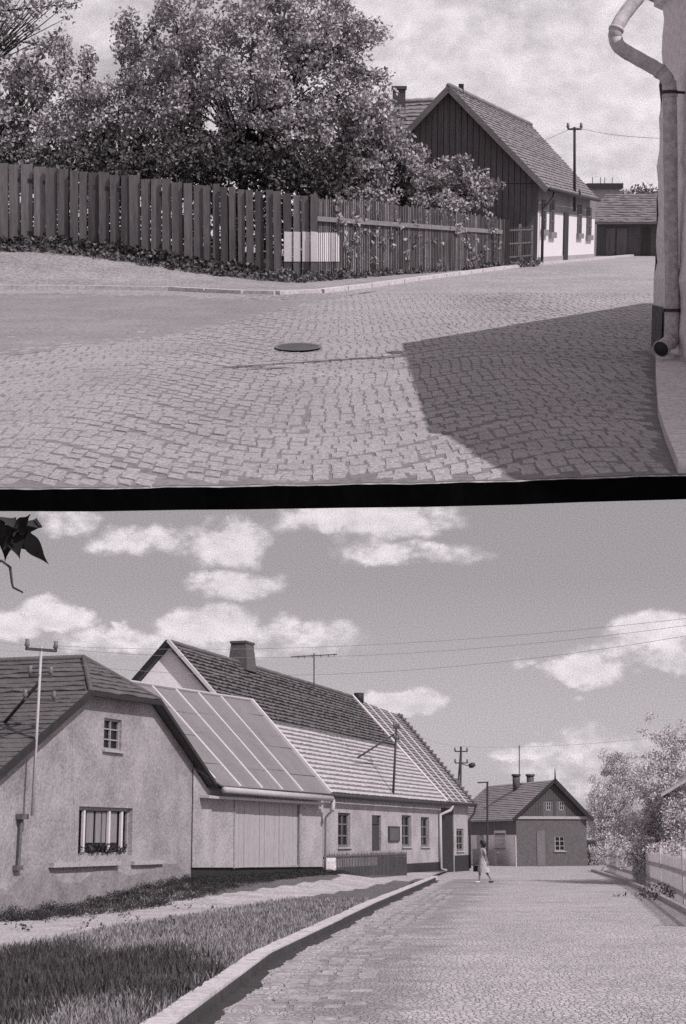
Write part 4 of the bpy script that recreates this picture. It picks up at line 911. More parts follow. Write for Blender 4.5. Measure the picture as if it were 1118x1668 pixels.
# ---------- board fence (left)
def bfence():
    a0 = U.P(-260, 400, 47.5); a1 = U.P(505, 452, 45)
    t = thing('board_fence', (a1.x-4, a1.y, gz(a1.x-4, a1.y)), 'tall weathered fence of wide vertical boards below the trees, left of the corner', 'fence')
    # (px, top y, bottom y)
    mb = MB(); ml = MB(); mw = MB(); md = MB(); me_ = MB(); px = -255.; rs = random.Random(6); i = 0
    while px < 508:
        wpx = rs.uniform(12.5, 18.5) if px < 330 else rs.uniform(11, 14); gap = rs.uniform(.7, 2.2) if px < 330 else rs.uniform(1.6, 3.2)
        x0, x1 = px, px+wpx; tt = (px+260)/765; Yd = lerp(47.5, 45, tt)
        ty = lerp(265, 319, px/510)+rs.uniform(-2.5, 2.5); by = lerp(408, 459, min(1, max(-.5, px/480)))+3
        if 30 < px < 62: wpx = 19; x1 = px+wpx; tgt = ml
        else: tgt = rs.choice((mb, mb, md, me_))
        dd = rs.uniform(-.03, .03); ln = rs.uniform(-1.8, 1.8)
        b = [U.P(x0, by, Yd+dd), U.P(x1, by, Yd+dd), U.P(x1, by, Yd+dd+.04), U.P(x0, by, Yd+dd+.04)]
        tq = [U.P(x0+ln-.6, ty, Yd+dd), U.P(x1+ln-.6, ty+rs.uniform(-.5, 1), Yd+dd)]; tq += [tq[1]+Vector((0, .04, 0)), tq[0]+Vector((0, .04, 0))]
        tgt.hexa(b, tq)
        if x0 > 448:
            xa, xb = max(x0, 452), x1
            q_ = [U.P(xa, 426, Yd+dd-.012), U.P(xb, 426, Yd+dd-.012), U.P(xb, 378, Yd+dd-.012), U.P(xa, 377, Yd+dd-.012)]; mw.slab(q_, (0, .009, 0))
        px = x1+gap
    build_multi([mb, ml, md, me_], 'boards', [M_fence, M_fence_l, mat('dark_fence_boards', .085, .85, var=.5, scale=2.2, stretch=(3.5, 3.5, .25)), mat('greyed_fence_boards', .165, .85, var=.5, scale=2.2, stretch=(3.5, 3.5, .25))], t); build(mw, 'white_patch', M_lower, t)['label'] = 'whitewashed patch on the last boards'
    for yy0, yy1 in ((290, 340), (375, 425)):
        mb = MB(); mb.bar(U.P(-255, lerp(yy0, yy1, -.5), 47.6), U.P(506, yy1, 45.12), .07, .12); build(mb, 'rail', M_dark2, t)
    for px in (-150, -20, 110, 240, 370, 500):
        tt = (px+260)/765; Yd = lerp(47.5, 45, tt)+.18; mb = MB(); c = U.P(px, lerp(405, 459, max(0, px/500)), Yd); mb.box((c.x, c.y, c.z-.15), .14, .14, 2.3); build(mb, 'post', M_dark2, t)
bfence()
# ---------- picket fence (right)
q0 = U.G(508, 456); q1 = U.G(822, 439); q2 = U.G(872, 433)
def pfence():
    t = thing('picket_fence', lerp(q0, q1, .5), 'dark fence of thin close pickets with a pale rail, overgrown by climbing plants', 'fence')
    mb = MB(); mw = MB(); m2_ = MB(); rs = random.Random(12); a = U.P(508, 456, 45.1); b = U.P(822, 438, 54.5); n = 120
    for i in range(n):
        u = (i+.5)/n; c = lerp(a, b, u); c.z = gz(c.x, c.y)-.03; pxx = lerp(508, 822, u*45.1/(45.1*u+54.5*(1-u)))
        ty = lerp(320, 358, (pxx-508)/314); zt = U.P(pxx, ty, c.y).z+rs.uniform(-.06, .06)
        ww = rs.uniform(.028, .06); (m2_ if rs.random() < .35 else mb).box(c, ww, .025, zt-c.z, math.atan2(b.y-a.y, b.x-a.x)+rs.uniform(-.2, .2))
        if pxx < 540: zb_, zt_ = U.P(pxx, 426, c.y).z, U.P(pxx, 379, c.y).z; mw.box(Vector((c.x+.02, c.y-.03, zb_)), ww*.9, .012, zt_-zb_, .7)
    build_multi([mb, m2_], 'pickets', [M_picket, mat('bleached_pickets', .21, .85, var=.5)], t); build(mw, 'white_patch', M_lower, t)
    mb = MB(); mb.bar(U.P(514, 356, 45.15), U.P(818, 378, 54.3), .08, .13); build(mb, 'rail', M_rail, t)
    mb = MB(); mb.bar(U.P(508, 436, 45.35), U.P(820, 425, 54.7), .06, .1); build(mb, 'rail', M_dark2, t)
    for px, y0, y1, Y in ((518, 320, 456, 45.5), (610, 330, 450, 48.4), (710, 345, 444, 51.5)):
        mb = MB(); c = U.P(px, y1, Y); mb.box((c.x, c.y, c.z-.1), .12, .12, U.P(px, y0, Y).z-c.z+.1); build(mb, 'post', M_dark2, t)
    t2 = thing('garden_gate', q1, 'low wire garden gate with thick dark post between picket fence and white house', 'gate')
    mb = MB(); c = U.P(825, 439, 54.6); c.z = gz(c.x, c.y)-.05; mb.box(c, .2, .2, U.P(825, 357, 54.6).z-c.z); build(mb, 'post', M_dark2, t2)
    mb = MB(); a = U.P(829, 436, 54.9); b = U.P(868, 432, 57.2)
    for z in (.35, .8, 1.25): mb.bar(a+Vector((0, 0, z)), b+Vector((0, 0, z)), .03, .05)
    for i in range(14): c = lerp(a, b, i/13); mb.bar(c, c+Vector((0, 0, 1.35)), .025, .025)
    build(mb, 'mesh_panel', M_picket, t2)
    for px, Y in ((847, 56), (866, 57.2)): mb = MB(); c = U.P(px, 434, Y); mb.box(c-Vector((0, 0, .1)), .1, .1, 1.55); build(mb, 'slat', M_rail, t2)
pfence()
# dark garden backdrop: hedge behind fences
rs = random.Random(15)
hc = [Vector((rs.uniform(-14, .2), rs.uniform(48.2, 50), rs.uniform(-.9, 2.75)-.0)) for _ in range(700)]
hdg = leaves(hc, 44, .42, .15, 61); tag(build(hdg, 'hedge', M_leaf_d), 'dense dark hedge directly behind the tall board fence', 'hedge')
hc = []
for i in range(420):
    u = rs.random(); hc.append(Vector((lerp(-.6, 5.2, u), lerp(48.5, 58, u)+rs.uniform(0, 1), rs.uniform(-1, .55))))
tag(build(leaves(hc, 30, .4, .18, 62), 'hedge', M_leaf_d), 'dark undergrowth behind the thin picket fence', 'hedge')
# climbing plants and weeds
hc = []
for px in (548, 560, 575, 592, 612, 640, 668, 690, 714, 738, 760, 782, 805, 575, 700, 640, 620, 585, 603, 655, 680, 725, 750, 770, 795, 565, 630):
    Y = lerp(45.0, 54.4, (px-508)/314.)-.12; y0 = rs.uniform(330, 400)
    for k in range(rs.randint(7, 15)): hc.append(U.P(px+rs.gauss(0, 6), rs.uniform(y0-15, y0+45), Y))
tag(build(leaves(hc, 7, .16, .13, 63), 'climbing_plant', M_leaf_l), 'pale leafy climbers straggling over the thin picket fence', 'climber')
hc = []
for i in range(900):
    px = rs.uniform(-200, 880); by = lerp(405, 456, min(1, max(-.4, px/480))) if px < 490 else lerp(455, 432, (px-490)/380)
    dy = rs.random(); Y = lerp(47, 44.4, min(1, (px+200)/700)) if px < 500 else lerp(44.8, 57, (px-500)/372)
    c = U.P(px, by, Y-dy*1.3); c.z = gz(c.x, c.y)+rs.random()**2*.32*(1-dy*.5); hc.append(c)
tag(build(leaves(hc, 12, .2, .12, 64, .6), 'weeds', M_weed_l), 'low weeds along the foot of the upper street fences', 'weeds', kind='stuff')
hc = []
for i in range(500):
    px = rs.uniform(-200, 420); by = lerp(405, 452, min(1, max(-.4, px/460))); Y = lerp(46.9, 44.9, min(1, (px+200)/700)); c = U.P(px, by, Y-rs.random()*.9); c.z = gz(c.x, c.y)+rs.random()*.3; hc.append(c)
tag(build(leaves(hc, 16, .2, .12, 65, .6), 'dark_weeds', M_weed), 'dark weeds heaped against the tall board fence', 'weeds', kind='stuff')

# ---------- trees
PU = lambda x, y, Y=51: U.P(x, y, Y)
def gpt(px, Y): q = U.P(px, 420, Y); return Vector((q.x, q.y, gz(q.x, q.y)-.1))
tree('fruit_tree', 'largest dense garden tree with dark forked trunk behind the fence corner', gpt(385, 51), PU(400, 262), [(PU(425, 130), (2.5, 2.4, 2.3), 150), (PU(350, 60), (1.9, 1.8, 1.6), 62), (PU(500, 60), (2.0, 1.7, 1.1), 80), (PU(585, 175), (1.0, 1.0, 1.1), 30), (PU(560, 60), (1.1, 1.0, .9), 26), (PU(560, 120), (1.3, 1.2, 1.1), 30), (PU(300, 190), (1.8, 1.8, 1.3), 70), (PU(360, 265), (2.6, 1.6, .8), 110), (PU(500, 285), (2.2, 1.5, .5), 70), (PU(300, 110), (1.2, 1.2, 1.2), 40), (PU(440, 0), (2.2, 1.6, .8), 36), (PU(480, 215), (2.0, 2.2, 1.1), 110)], M_leaf, 64, .40, .125, 1, .2, shoots=[(PU(540, 80), PU(625, 55)), (PU(560, 120), PU(628, 125)), (PU(520, 30), PU(560, 5)), (PU(290, 60), PU(262, -10))])
tree('fruit_tree', 'dark bushy garden tree with upright shoots, left of the largest one', gpt(200, 52), PU(200, 300, 52), [(PU(200, 215, 52), (2.5, 2, 1.6), 120), (PU(235, 120, 52), (1.2, 1.2, 1.3), 45), (PU(120, 240, 52), (1.8, 1.6, 1.3), 80), (PU(180, 285, 51), (2.6, 1.2, .6), 90), (PU(150, 160, 52), (1.3, 1.2, .8), 28)], M_leaf, 60, .38, .125, 2, .16, shoots=[(PU(200, 110, 52), PU(196, 35, 52)), (PU(100, 130, 52), PU(100, 65, 52)), (PU(140, 130, 52), PU(142, 85, 52)), (PU(235, 70, 52), PU(280, -5, 52)), (PU(220, 90, 52), PU(210, 20, 52))])
tree('garden_tree', 'pale leafed tree rising at the far left edge behind the board fence', gpt(10, 56), PU(10, 260, 56), [(PU(20, 190, 56), (2.0, 2, 1.6), 90), (PU(0, 250, 56), (1.8, 1.5, 1.2), 60), (PU(60, 120, 56), (1.2, 1.2, .8), 22)], M_leaf_l, 46, .42, .17, 3, .16, shoots=[(PU(20, 120, 56), PU(95, 60, 56))])
tree('garden_tree', 'thin sparse tree reaching into the top left corner', gpt(-60, 60), PU(-60, 150, 60), [(PU(-10, 40, 60), (2.0, 1.5, 1.7), 34), (PU(60, 20, 60), (1.5, 1.2, .9), 16)], M_leaf_l, 26, .36, .15, 4, .16, shoots=[(PU(-20, 60, 60), PU(100, 80, 60)), (PU(-20, 20, 60), PU(125, 5, 60))])
tree('blossom_shrub', 'pale spreading shrub leaning over the picket fence before the wooden gable', gpt(640, 52), PU(640, 330, 52), [(PU(600, 250, 52), (1.7, 1.5, 1.3), 110), (PU(700, 335, 53), (1.6, .8, .35), 40), (PU(560, 325, 50), (1.8, .8, .35), 50), (PU(560, 290, 51), (1.6, 1.2, .6), 60), (PU(660, 290, 53), (1.4, 1.2, .75), 70), (PU(735, 305, 54), (1.25, 1, .65), 50), (PU(640, 325, 52), (1.7, 1, .35), 50), (PU(610, 200, 52), (1.2, 1.0, .8), 50), (PU(655, 245, 53), (.9, .8, .5), 26), (PU(768, 310, 55), (1.0, .8, .5), 36)], M_leaf_l, 46, .30, .13, 5, .12, shoots=[(PU(740, 300, 54), PU(812, 300, 54)), (PU(740, 310, 54), PU(800, 330, 54)), (PU(700, 270, 54), PU(760, 262, 54))], cat='shrub')

# ---------- house with dark wooden gable
hc0 = U.P(876, 430, 57.8); hd_ = Vector((.278, 1, 0)).normalized()
H = Wall(U, (hc0.x, hc0.y), (hd_.x, hd_.y)); hL = H.W(970, 360)[0]; zg = gz(hc0.x, 70)-.05
zeh = H.W(878, 297)[1]; 
# gable depth from apex pixel
rayA = U.ray(733, 143); best = None
for i in range(2000):
    w2 = 2+i*.003; q = H.pt(0, w2, 0)
    if abs(q.x/q.y-rayA.x) < .0006: best = w2; break
hw = best or 3.2; zap = rayA.z*H.pt(0, hw, 0).y
hs = thing('gabled_barn_house', H.pt(hL/2, hw, zg), 'house with dark wooden gable and half whitewashed street wall beyond the garden', 'house')
hwin = [pbox(H, 883, 326, 890, 374), pbox(H, 896, 325, 903, 378), pbox(H, 941, 334, 948, 380), pbox(H, 956, 338, 964, 383)]
hdoor = pbox(H, 917, 347, 926, 425)
zmid = (H.W(885, 350)[1]+H.W(960, 353)[1])/2
mb = MB()
loc = lambda b, z0, z1: (b[0], max(b[1], z0+.001), b[2], min(b[3], z1-.001))
fl = [(0, zg), (hL, zg), (hL, zmid), (0, zmid)]
hd2 = (hdoor[0], zg+.02, hdoor[2], hdoor[3])
def cut(outl_z0, outl_z1, holes):
    # wall strip between two heights with slots that may touch its edges
    segs = sorted([(b[0], b[2], max(b[1], outl_z0), min(b[3], outl_z1)) for b in holes if b[3] > outl_z0 and b[1] < outl_z1]); L = 0.; out = []
    for a, b, z0, z1 in segs:
        out.append((L, a, outl_z0, outl_z1))
        if z0 > outl_z0+.01: out.append((a, b, outl_z0, z0))
        if z1 < outl_z1-.01: out.append((a, b, z1, outl_z1))
        L = b
    out.append((L, hL, outl_z0, outl_z1)); return out
holes = hwin+[hd2]
for nm, z0, z1, m_ in (('lower_wall', zg-.1, zmid, M_lower), ('upper_wall', zmid, zeh+.05, mat('bare_grey_render', .22, var=.2))):
    mb = MB()
    for a, b, c, d in cut(z0, z1, holes): mb.wbox(H, a, b, 0 if nm == 'lower_wall' else -.006, .25, c, d)
    build(mb, nm, m_, hs)
for b in hwin:
    mb = MB(); mb.wbox(H, b[0]-.1, b[2]+.1, -.035, .13, b[1], b[3]); o = build(mb, 'window', mat('closed_shutter', .09, var=.3), hs)
    mb = MB(); m_ = (b[0]+b[2])/2; mb.wbox(H, m_-.03, m_+.03, -.06, -.037, b[1], b[3])
    for z in (.33, .66): mb.wbox(H, b[0], b[2], -.055, -.037, lerp(b[1], b[3], z)-.03, lerp(b[1], b[3], z)+.03)
    build(mb, 'frame', mat('dull_frame', .13), o)
    mb = MB(); mb.wbox(H, b[0]-.25, b[2]+.25, -.12, .07, b[1]-.22, b[1]-.003); build(mb, 'sill', MATS['bare_grey_render'], o)
mb = MB(); mb.wbox(H, hdoor[0], hdoor[2], -.05, .1, zg, hdoor[3]); build(mb, 'door', M_dark, hs)
mb = MB(); mb.wbox(H, .1, hL-.05, -.03, -.003, zg-.1, zg+.32); build(mb, 'plinth', M_greyw, hs)
mb = MB(); gp = [H.pt(0, 0, zg), H.pt(0, 2*hw, zg), H.pt(0, 2*hw, zeh), H.pt(0, hw, zap-.1), H.pt(0, 0, zeh)]
nb = 30
for i in range(nb):
    a, b = i/nb*2*hw+.01, (i+1)/nb*2*hw-.015; zt = lambda d: lerp(zeh, zap-.12, 1-abs(d-hw)/hw); o = -.03+random.uniform(-.012, .012)
    for z0f, z1f in ((lambda d: zg-.1, lambda d: zeh-.04), (lambda d: zeh-.02, zt)):
        oo = o-(.03 if z0f(0) > zg else 0)
        mb.hexa([H.pt(oo, a, z0f(a)), H.pt(0, a, z0f(a)), H.pt(0, b, z0f(b)), H.pt(oo, b, z0f(b))], [H.pt(oo, a, z1f(a)), H.pt(0, a, z1f(a)), H.pt(0, b, z1f(b)), H.pt(oo, b, z1f(b))])
mb.face([q+H.D*.02 for q in gp]); build(mb, 'gable_boards', M_gable, hs)
mb = MB(); mb.face([q+H.D*hL for q in gp]); mb.face([H.pt(0, 2*hw, zg), H.pt(hL, 2*hw, zg), H.pt(hL, 2*hw, zeh), H.pt(0, 2*hw, zeh)]); build(mb, 'back_wall', M_greyw, hs)
rR = U.ray(866, 205); LL = 0
for i in range(4000):
    q = H.pt(5+i*.01, hw, 0)
    if q.x/q.y >= rR.x: LL = 5+i*.01; break
eLf = H.W(975, 318, -.35)[0]
a = H.pt(-.3, -.35, zeh-.2); b = H.pt(eLf, -.35, zeh-.2); c = H.pt(-.3, hw, zap); d = H.pt(LL, hw, rR.z*H.pt(LL, hw, 0).y); e = H.pt(-.3, 2*hw+.35, zeh-.2); f = H.pt(eLf, 2*hw+.35, zeh-.2)
mb = MB(); n3 = (b-a).cross(c-a).normalized(); n3 = n3 if n3.z > 0 else -n3
mb.slab([a, b, d, c], -n3*.14); mb.slab([c, d, f, e], Vector((0, 0, -.14))); mb.face([b, d, f]); mb.tiles(a, b, c, d, 26, 60, .05, .012)
rf = build(mb, 'roof', M_tile, hs)
mb = MB(); mb.bar(a+Vector((0, 0, -.08))-H.D*.04, c+Vector((0, 0, -.05))-H.D*.04, .05, .2); mb.bar(e+Vector((0, 0, -.08))-H.D*.04, c+Vector((0, 0, -.05))-H.D*.04, .05, .2); build(mb, 'verge_board', M_rail, rf)
mb = MB(); mb.tube([lerp(c, d, i/20)+Vector((0, 0, .05+.012*(i % 2))) for i in range(21)], .1, 6); build(mb, 'ridge_tiles', M_tile, rf, True)
mb = MB(); q = lerp(c, d, .12); mb.box(q+Vector((0, 0, -.1)), .18, .18, .42); build(mb, 'vent', M_dark, rf)
mb = MB(); mb.tube([a-H.N*.08+Vector((0, 0, -.05)), b-H.N*.08+Vector((0, 0, -.05))], .08, 8); x = .45; mb.tube([H.pt(1.0, -.43, zeh-.28), H.pt(1.0, -.4, zeh-.5), H.pt(.35, -.12, zeh-.95), H.pt(.35, -.12, zg+.1)], .055, 8); build(mb, 'downpipe', M_metal_d, hs, True)
ml_ = H.W(937, 344, -.25); mt_ = H.W(937, 207, -.25)
mast('roof_mast', 'thin dark power mast with small cross arms rising past the wooden-gabled house eave', H.pt(ml_[0], -.25, ml_[1]), H.pt(mt_[0], -.25, mt_[1]), .06, [(.08, .28, 0), (H.W(937, 207, -.25)[1]-H.W(937, 318, -.25)[1], .3, 0)], M_metal_d, arm_dir=Vector((1, 0, 0)))
mtp = H.pt(mt_[0], -.25, mt_[1])
def uwire(a, b, sag, label):
    o = wire(a, b, sag, label, r=.008); o['group'] = 'overhead wires of the upper street'
uwire(mtp, U.P(1200, 222, 40), .2, 'overhead wire running right from the mast of the wooden-gabled house')
uwire(mtp, U.P(600, 330, 75), .2, 'overhead wire running left behind the wooden-gabled house')
# ---------- house behind trees with chimney
q0 = U.P(540, 176, 66); q1 = U.P(712, 165, 66)
bh = thing('tiled_house', (lerp(q0, q1, .5).x, 64, gz(2, 64)), 'tiled house with square chimney half hidden behind the garden trees', 'house')
z0 = zg+2.6; D2 = (q1-q0); a = q0+Vector((-1, -4.2, 0)); a.z = z0; b = q1+Vector((.2, -4.2, 0)); b.z = z0+.0; c = q0-Vector((1, 0, 0)); d = q1
mb = MB(); mb.slab([a, b, d, c], (0, 0, -.12)); mb.slab([c, d, d+Vector((0, 4, -3.4)), c+Vector((0, 4, -3.4))], (0, 0, -.12)); mb.tiles(a, b, c, d, 24, 40, .06, .012); rf = build(mb, 'roof', M_tile, bh)
mb = MB(); mb.tube([lerp(c, d, i/20)+Vector((0, 0, .05+.02*(i % 2))) for i in range(21)], .11, 6); build(mb, 'ridge_tiles', M_tile_m, rf, True)
mb = MB(); q = U.P(651, 172, 66); zt = U.P(651, 142, 66).z; mb.box((q.x, q.y, q.z-.4), .5, .5, zt-q.z+.3); mb.box((q.x, q.y, zt-.098), .6, .6, .12); build(mb, 'chimney', M_brick, rf)
mb = MB(); mb.box(((a.x+b.x)/2-.1, 66.0, zg-.1), b.x-a.x-.4, 7.6, z0-zg); build(mb, 'wall', M_greyw, bh)
# ---------- far barn at the street's end
fb = thing('far_barn', (U.P(1040, 415, 98).x, 98, gz(10, 98)), 'long low barn with dark doors closing the far end of the upper street', 'barn')
a = U.P(972, 415, 96); b = U.P(1300, 415, 92); zb = gz(12, 96)-.1; zm = U.P(1000, 362, 96).z; ztp = U.P(1000, 317, 100).z
mb = MB(); W3 = Wall(U, (a.x, a.y), (b.x-a.x, b.y-a.y)); wl = (Vector((b.x, b.y, 0))-Vector((a.x, a.y, 0))).length
mb.wbox(W3, 0, wl, 0, 8, zb, zm); build(mb, 'wall', mat('barn_boards', .10, var=.3, scale=2, stretch=(4, 4, .4)), fb)
mb = MB(); a1 = W3.pt(-.3, -.4, zm-.02); b1 = W3.pt(wl, -.4, zm-.02); c1 = W3.pt(-.3, 4, ztp); d1 = W3.pt(wl, 4, ztp); mb.slab([a1, b1, d1, c1], (0, 0, -.1)); mb.slab([c1, d1, W3.pt(wl, 8.4, zm), W3.pt(-.3, 8.4, zm)], (0, 0, -.1)); mb.tiles(a1, b1, c1, d1, 16, 40, .06, .02); build(mb, 'roof', mat('barn_tiles', .21, var=.25), fb)
for px0, px1 in ((988, 1003), (1006, 1022), (1046, 1060)):
    L0, L1 = W3.W(px0, 390, -.05)[0], W3.W(px1, 390, -.05)[0]; mb = MB(); mb.wbox(W3, L0, L1, -.06, -.003, zb, zm-.35); build(mb, 'door', M_dark2 if px0 > 1040 else M_fence, fb)
sh2 = thing('small_outbuilding', (U.P(985, 415, 106).x, 106, gz(10, 106)), 'small dark flat-roofed outbuilding peeping above the barn roof', 'shed')
mb = MB(); q = U.P(984, 400, 106); q2 = U.P(984, 305, 106); mb.box((q.x, 107, -.9), 1.9, 2, q2.z+.8); build(mb, 'wall', M_greyw, sh2)
mb = MB(); mb.box((q.x, 107, q2.z-.098), 2.3, 2.4, .35); build(mb, 'roof', M_dark2, sh2)
mb = MB()
for px in (966, 979, 986, 998): k = U.P(px, 303, 106); mb.bar(k, k+Vector((0, 0, .55)), .04, .04)
build(mb, 'railing', M_metal_d, sh2)
hc = [U.P(rs.uniform(1000, 1075), rs.uniform(308, 322), 108) for _ in range(40)]+[Vector((U.P(1030, 315, 108).x+rs.uniform(-2.5, 2.5), 108, rs.uniform(-.8, 3))) for _ in range(40)]
tag(build(leaves(hc, 16, .45, .25, 70), 'bush', M_leaf_l), 'bush showing above the barn roof at the end of the upper street', 'bush')
# ---------- corner house at right with drainpipe
cH = thing('corner_house', (9, 20, -1.5), 'pale plastered corner house with thick drainpipe at the right edge', 'house')
c0 = U.G(1064, 577); cx, cy = c0.x, c0.y
foot = [(cx, cy), (9.6, 32), (17, 28), (15, 11), (5.0, 10.6), (cx-.02, 13)]
ht = -1.55+4.93
mb = MB(); n = len(foot)
for i in range(n):
    (x0, y0), (x1, y1) = foot[i], foot[(i+1) % n]
    if i == 0 or i == n-1:   # visible faces: slightly uneven plaster
        m1, m2 = 24, 26
        for r in range(m2):
            for s_ in range(m1):
                P_ = []
                for du, dv in ((0, 0), (1, 0), (1, 1), (0, 1)):
                    u = (s_+du)/m1; v_ = (r+dv)/m2; wob = .022*math.sin(v_*31+u*9)*math.sin(v_*13+1)+.012*math.sin(v_*67)
                    P_.append(Vector((lerp(x0, x1, u)-wob, lerp(y0, y1, u), lerp(-2.2, ht, v_))))
                mb.face(P_)
    else: mb.face([(x0, y0, -2.2), (x1, y1, -2.2), (x1, y1, ht), (x0, y0, ht)])
build(mb, 'wall', M_corner, cH, True)
ov = .38; cen = Vector((9.5, 21, 0)); roofp = []
efoot = [(cx-.12, cy+.08), (9.5, 32.6), (17.6, 28.4), (15.5, 10.4), (4.6, 10.2), (cx-.12, 12.7)]
mb = MB(); pk0 = Vector((9.0, 25.5, ht+2.6)); pk1 = Vector((9.5, 16, ht+2.6)); ev = [Vector((x, y, ht-.02)) for x, y in efoot]
for fc in ([ev[0], ev[1], pk0], [ev[1], ev[2], pk0], [ev[2], ev[3], pk1, pk0], [ev[3], ev[4], pk1], [ev[4], ev[5], pk1], [ev[5], ev[0], pk0, pk1]): mb.slab(fc, (0, 0, -.06))
build(mb, 'roof', M_tile, cH)
mb = MB(); n_ = len(foot)
for i in (0, n_-1):
    (x0, y0), (x1, y1) = foot[i], foot[(i+1) % n_]; mb.slab([(x0-.045, y0, -2.1), (x1-.045, y1, -2.1), (x1-.045, y1, -1.42), (x0-.045, y0, -1.42)], (.03, 0, 0))
build(mb, 'plinth', mat('plinth_render', .42, var=.3, scale=2, bump=.4), cH)
mb = MB(); ringb = [Vector((p.x, p.y, ht-.25)) for p in ev]; mb.hexa(ringb, [Vector((p.x, p.y, ht-.085)) for p in ev]); build(mb, 'soffit', M_corner, cH)
mb = MB(); gp_ = [p+(Vector((p.x, p.y, 0))-Vector((9.5, 21, 0))).normalized()*.08+Vector((0, 0, -.05)) for p in ev]
mb.tube([gp_[5], gp_[0], gp_[1]], .09, 8); build(mb, 'gutter', M_gutter, cH, True)
def wx(px, off): # point just in front of the street wall for a given column
    r = U.ray(px, 300); return (cx-off)/r.x
Yp = wx(1094, .16)
mb = MB(); Ye = 20.9; pp = [U.P(1042, -6, Ye+.2), U.P(1018, 24, Ye+.1), U.P(1005, 48, Ye), U.P(1004, 64, Ye), U.P(1013, 79, Ye-.1), U.P(1045, 98, lerp(Ye, Yp, .5)), U.P(1076, 116, Yp+.05), U.P(1089, 132, Yp), U.P(1092, 156, Yp), U.P(1094, 350, Yp), U.P(1096, 540, Yp), U.P(1090, 557, Yp-.15), U.P(1078, 568, Yp-.3)]
def smooth_path(P, k=5):
    o = []
    for i in range(len(P)-1):
        p0, p1, p2, p3 = P[max(i-1, 0)], P[i], P[i+1], P[min(i+2, len(P)-1)]
        for j in range(k):
            t = j/k; o.append(.5*((2*p1)+(p2-p0)*t+(2*p0-5*p1+4*p2-p3)*t*t+(3*p1-p0-3*p2+p3)*t**3))
    return o+[P[-1]]
sp_ = smooth_path(pp); mb.tube(sp_, [.088+.002*math.sin(i*2.1) for i in range(len(sp_)-6)]+[.09, .092, .095, .10, .107, .115], 16); dp = build(mb, 'drainpipe', mat('painted_pipe', .5, .6, var=.1), cH, True)
mb = MB(); q = pp[-1]; mb.tube([q+(pp[-2]-q)*.12, q-(pp[-2]-q)*.02], [.09, .10], 14); build(mb, 'pipe_mouth', M_dark2, dp, True)
for q_i in (2, 6, 8):
    mb = MB(); q = pp[q_i]; dq = (pp[q_i+1]-pp[q_i-1]).normalized()*.02; mb.tube([q-dq, q+dq], .098, 14); build(mb, 'pipe_joint', MATS['painted_pipe'], dp, True)
for y in (150, 505):
    mb = MB(); q = U.P(1092+(y-150)*.012, y, Yp); mb.tube([q-Vector((0, 0, .018)), q+Vector((0, 0, .018))], .105, 14); mb.bar(q, q+Vector((.3, .1, 0)), .03, .03); build(mb, 'pipe_clamp', M_dark2, dp, True)
nseg = 8
M_patch = mat('dark_damp_patch', .13, var=.4, scale=3)
for i in range(1):
    a = 0; b = 1; e0 = 0
    mb.face([Vector((cx-.030, cy-.02-.0, lerp(-1.6, -.85, a))), Vector((cx-.033, cy-.75-e0, lerp(-1.6, -.85, a))), Vector((cx-.033, cy-.75-e0, lerp(-1.6, -.85, b))), Vector((cx-.030, cy-.02, lerp(-1.6, -.85, b)))])
build(mb, 'damp_patch', M_patch, cH)
# raised pavement
P = sorted(ex, key=lambda q: q[1]); mb = MB(); Y0 = ny(3)+.05
lst = [(pave_x(Y0+.0), Y0)]+[q for q in P if q[1] > Y0+.2]; right = 9
for (xa, ya), (xb, yb) in zip(lst, lst[1:]):
    bb = [Vector((xa, ya, gz(xa, ya)-.05)), Vector((right, ya, gz(xa, ya)-.05)), Vector((right, yb, gz(xb, yb)-.05)), Vector((xb, yb, gz(xb, yb)-.05))]
    mb.hexa(bb, [q+Vector((0, 0, .15)) for q in bb])
tag(build(mb, 'pavement', mat('pale_pavement', .62, var=.12, scale=2, bump=.3), None), kind='structure')
# leaning wire bracket on the roof (its shadow falls on the cobbles)
a = Vector((4.7, 20.5, ht+.15)); b = Vector((3.55, 17.9, -1.6+7.7))
bk_ = thing('roof_mast', a, 'leaning twin-pole wire mast on the corner house roof', 'power mast')
mb = MB(); mb.tube([a, b], .065, 6); build(mb, 'pole', M_metal_d, bk_)
mb = MB(); mb.tube([a+Vector((.1, .35, 0)), b+Vector((.05, .1, -.1))], .05, 6); build(mb, 'stay', M_metal_d, bk_)
mb = MB(); mb.bar(b+Vector((-.25, -.1, -.2)), b+Vector((.3, .1, -.2)), .1, .1); mb.bar(b+Vector((-.2, -.1, -.7)), b+Vector((.3, .1, -.7)), .12, .1); build(mb, 'cross_arm', M_metal_d, bk_)

# tilt and enlarge the upper street and its added slab about the camera
TH = Lw.p-U.p
Mx = Matrix.Translation((0, 0, 1.7)) @ Matrix.Rotation(TH, 4, 'X') @ Matrix.Scale(12, 4)
for o in UPPER: o.matrix_world = Mx @ Matrix.Translation(Vector(o['base']))
for o in bpy.data.objects:
    if 'base' in o: del o['base']

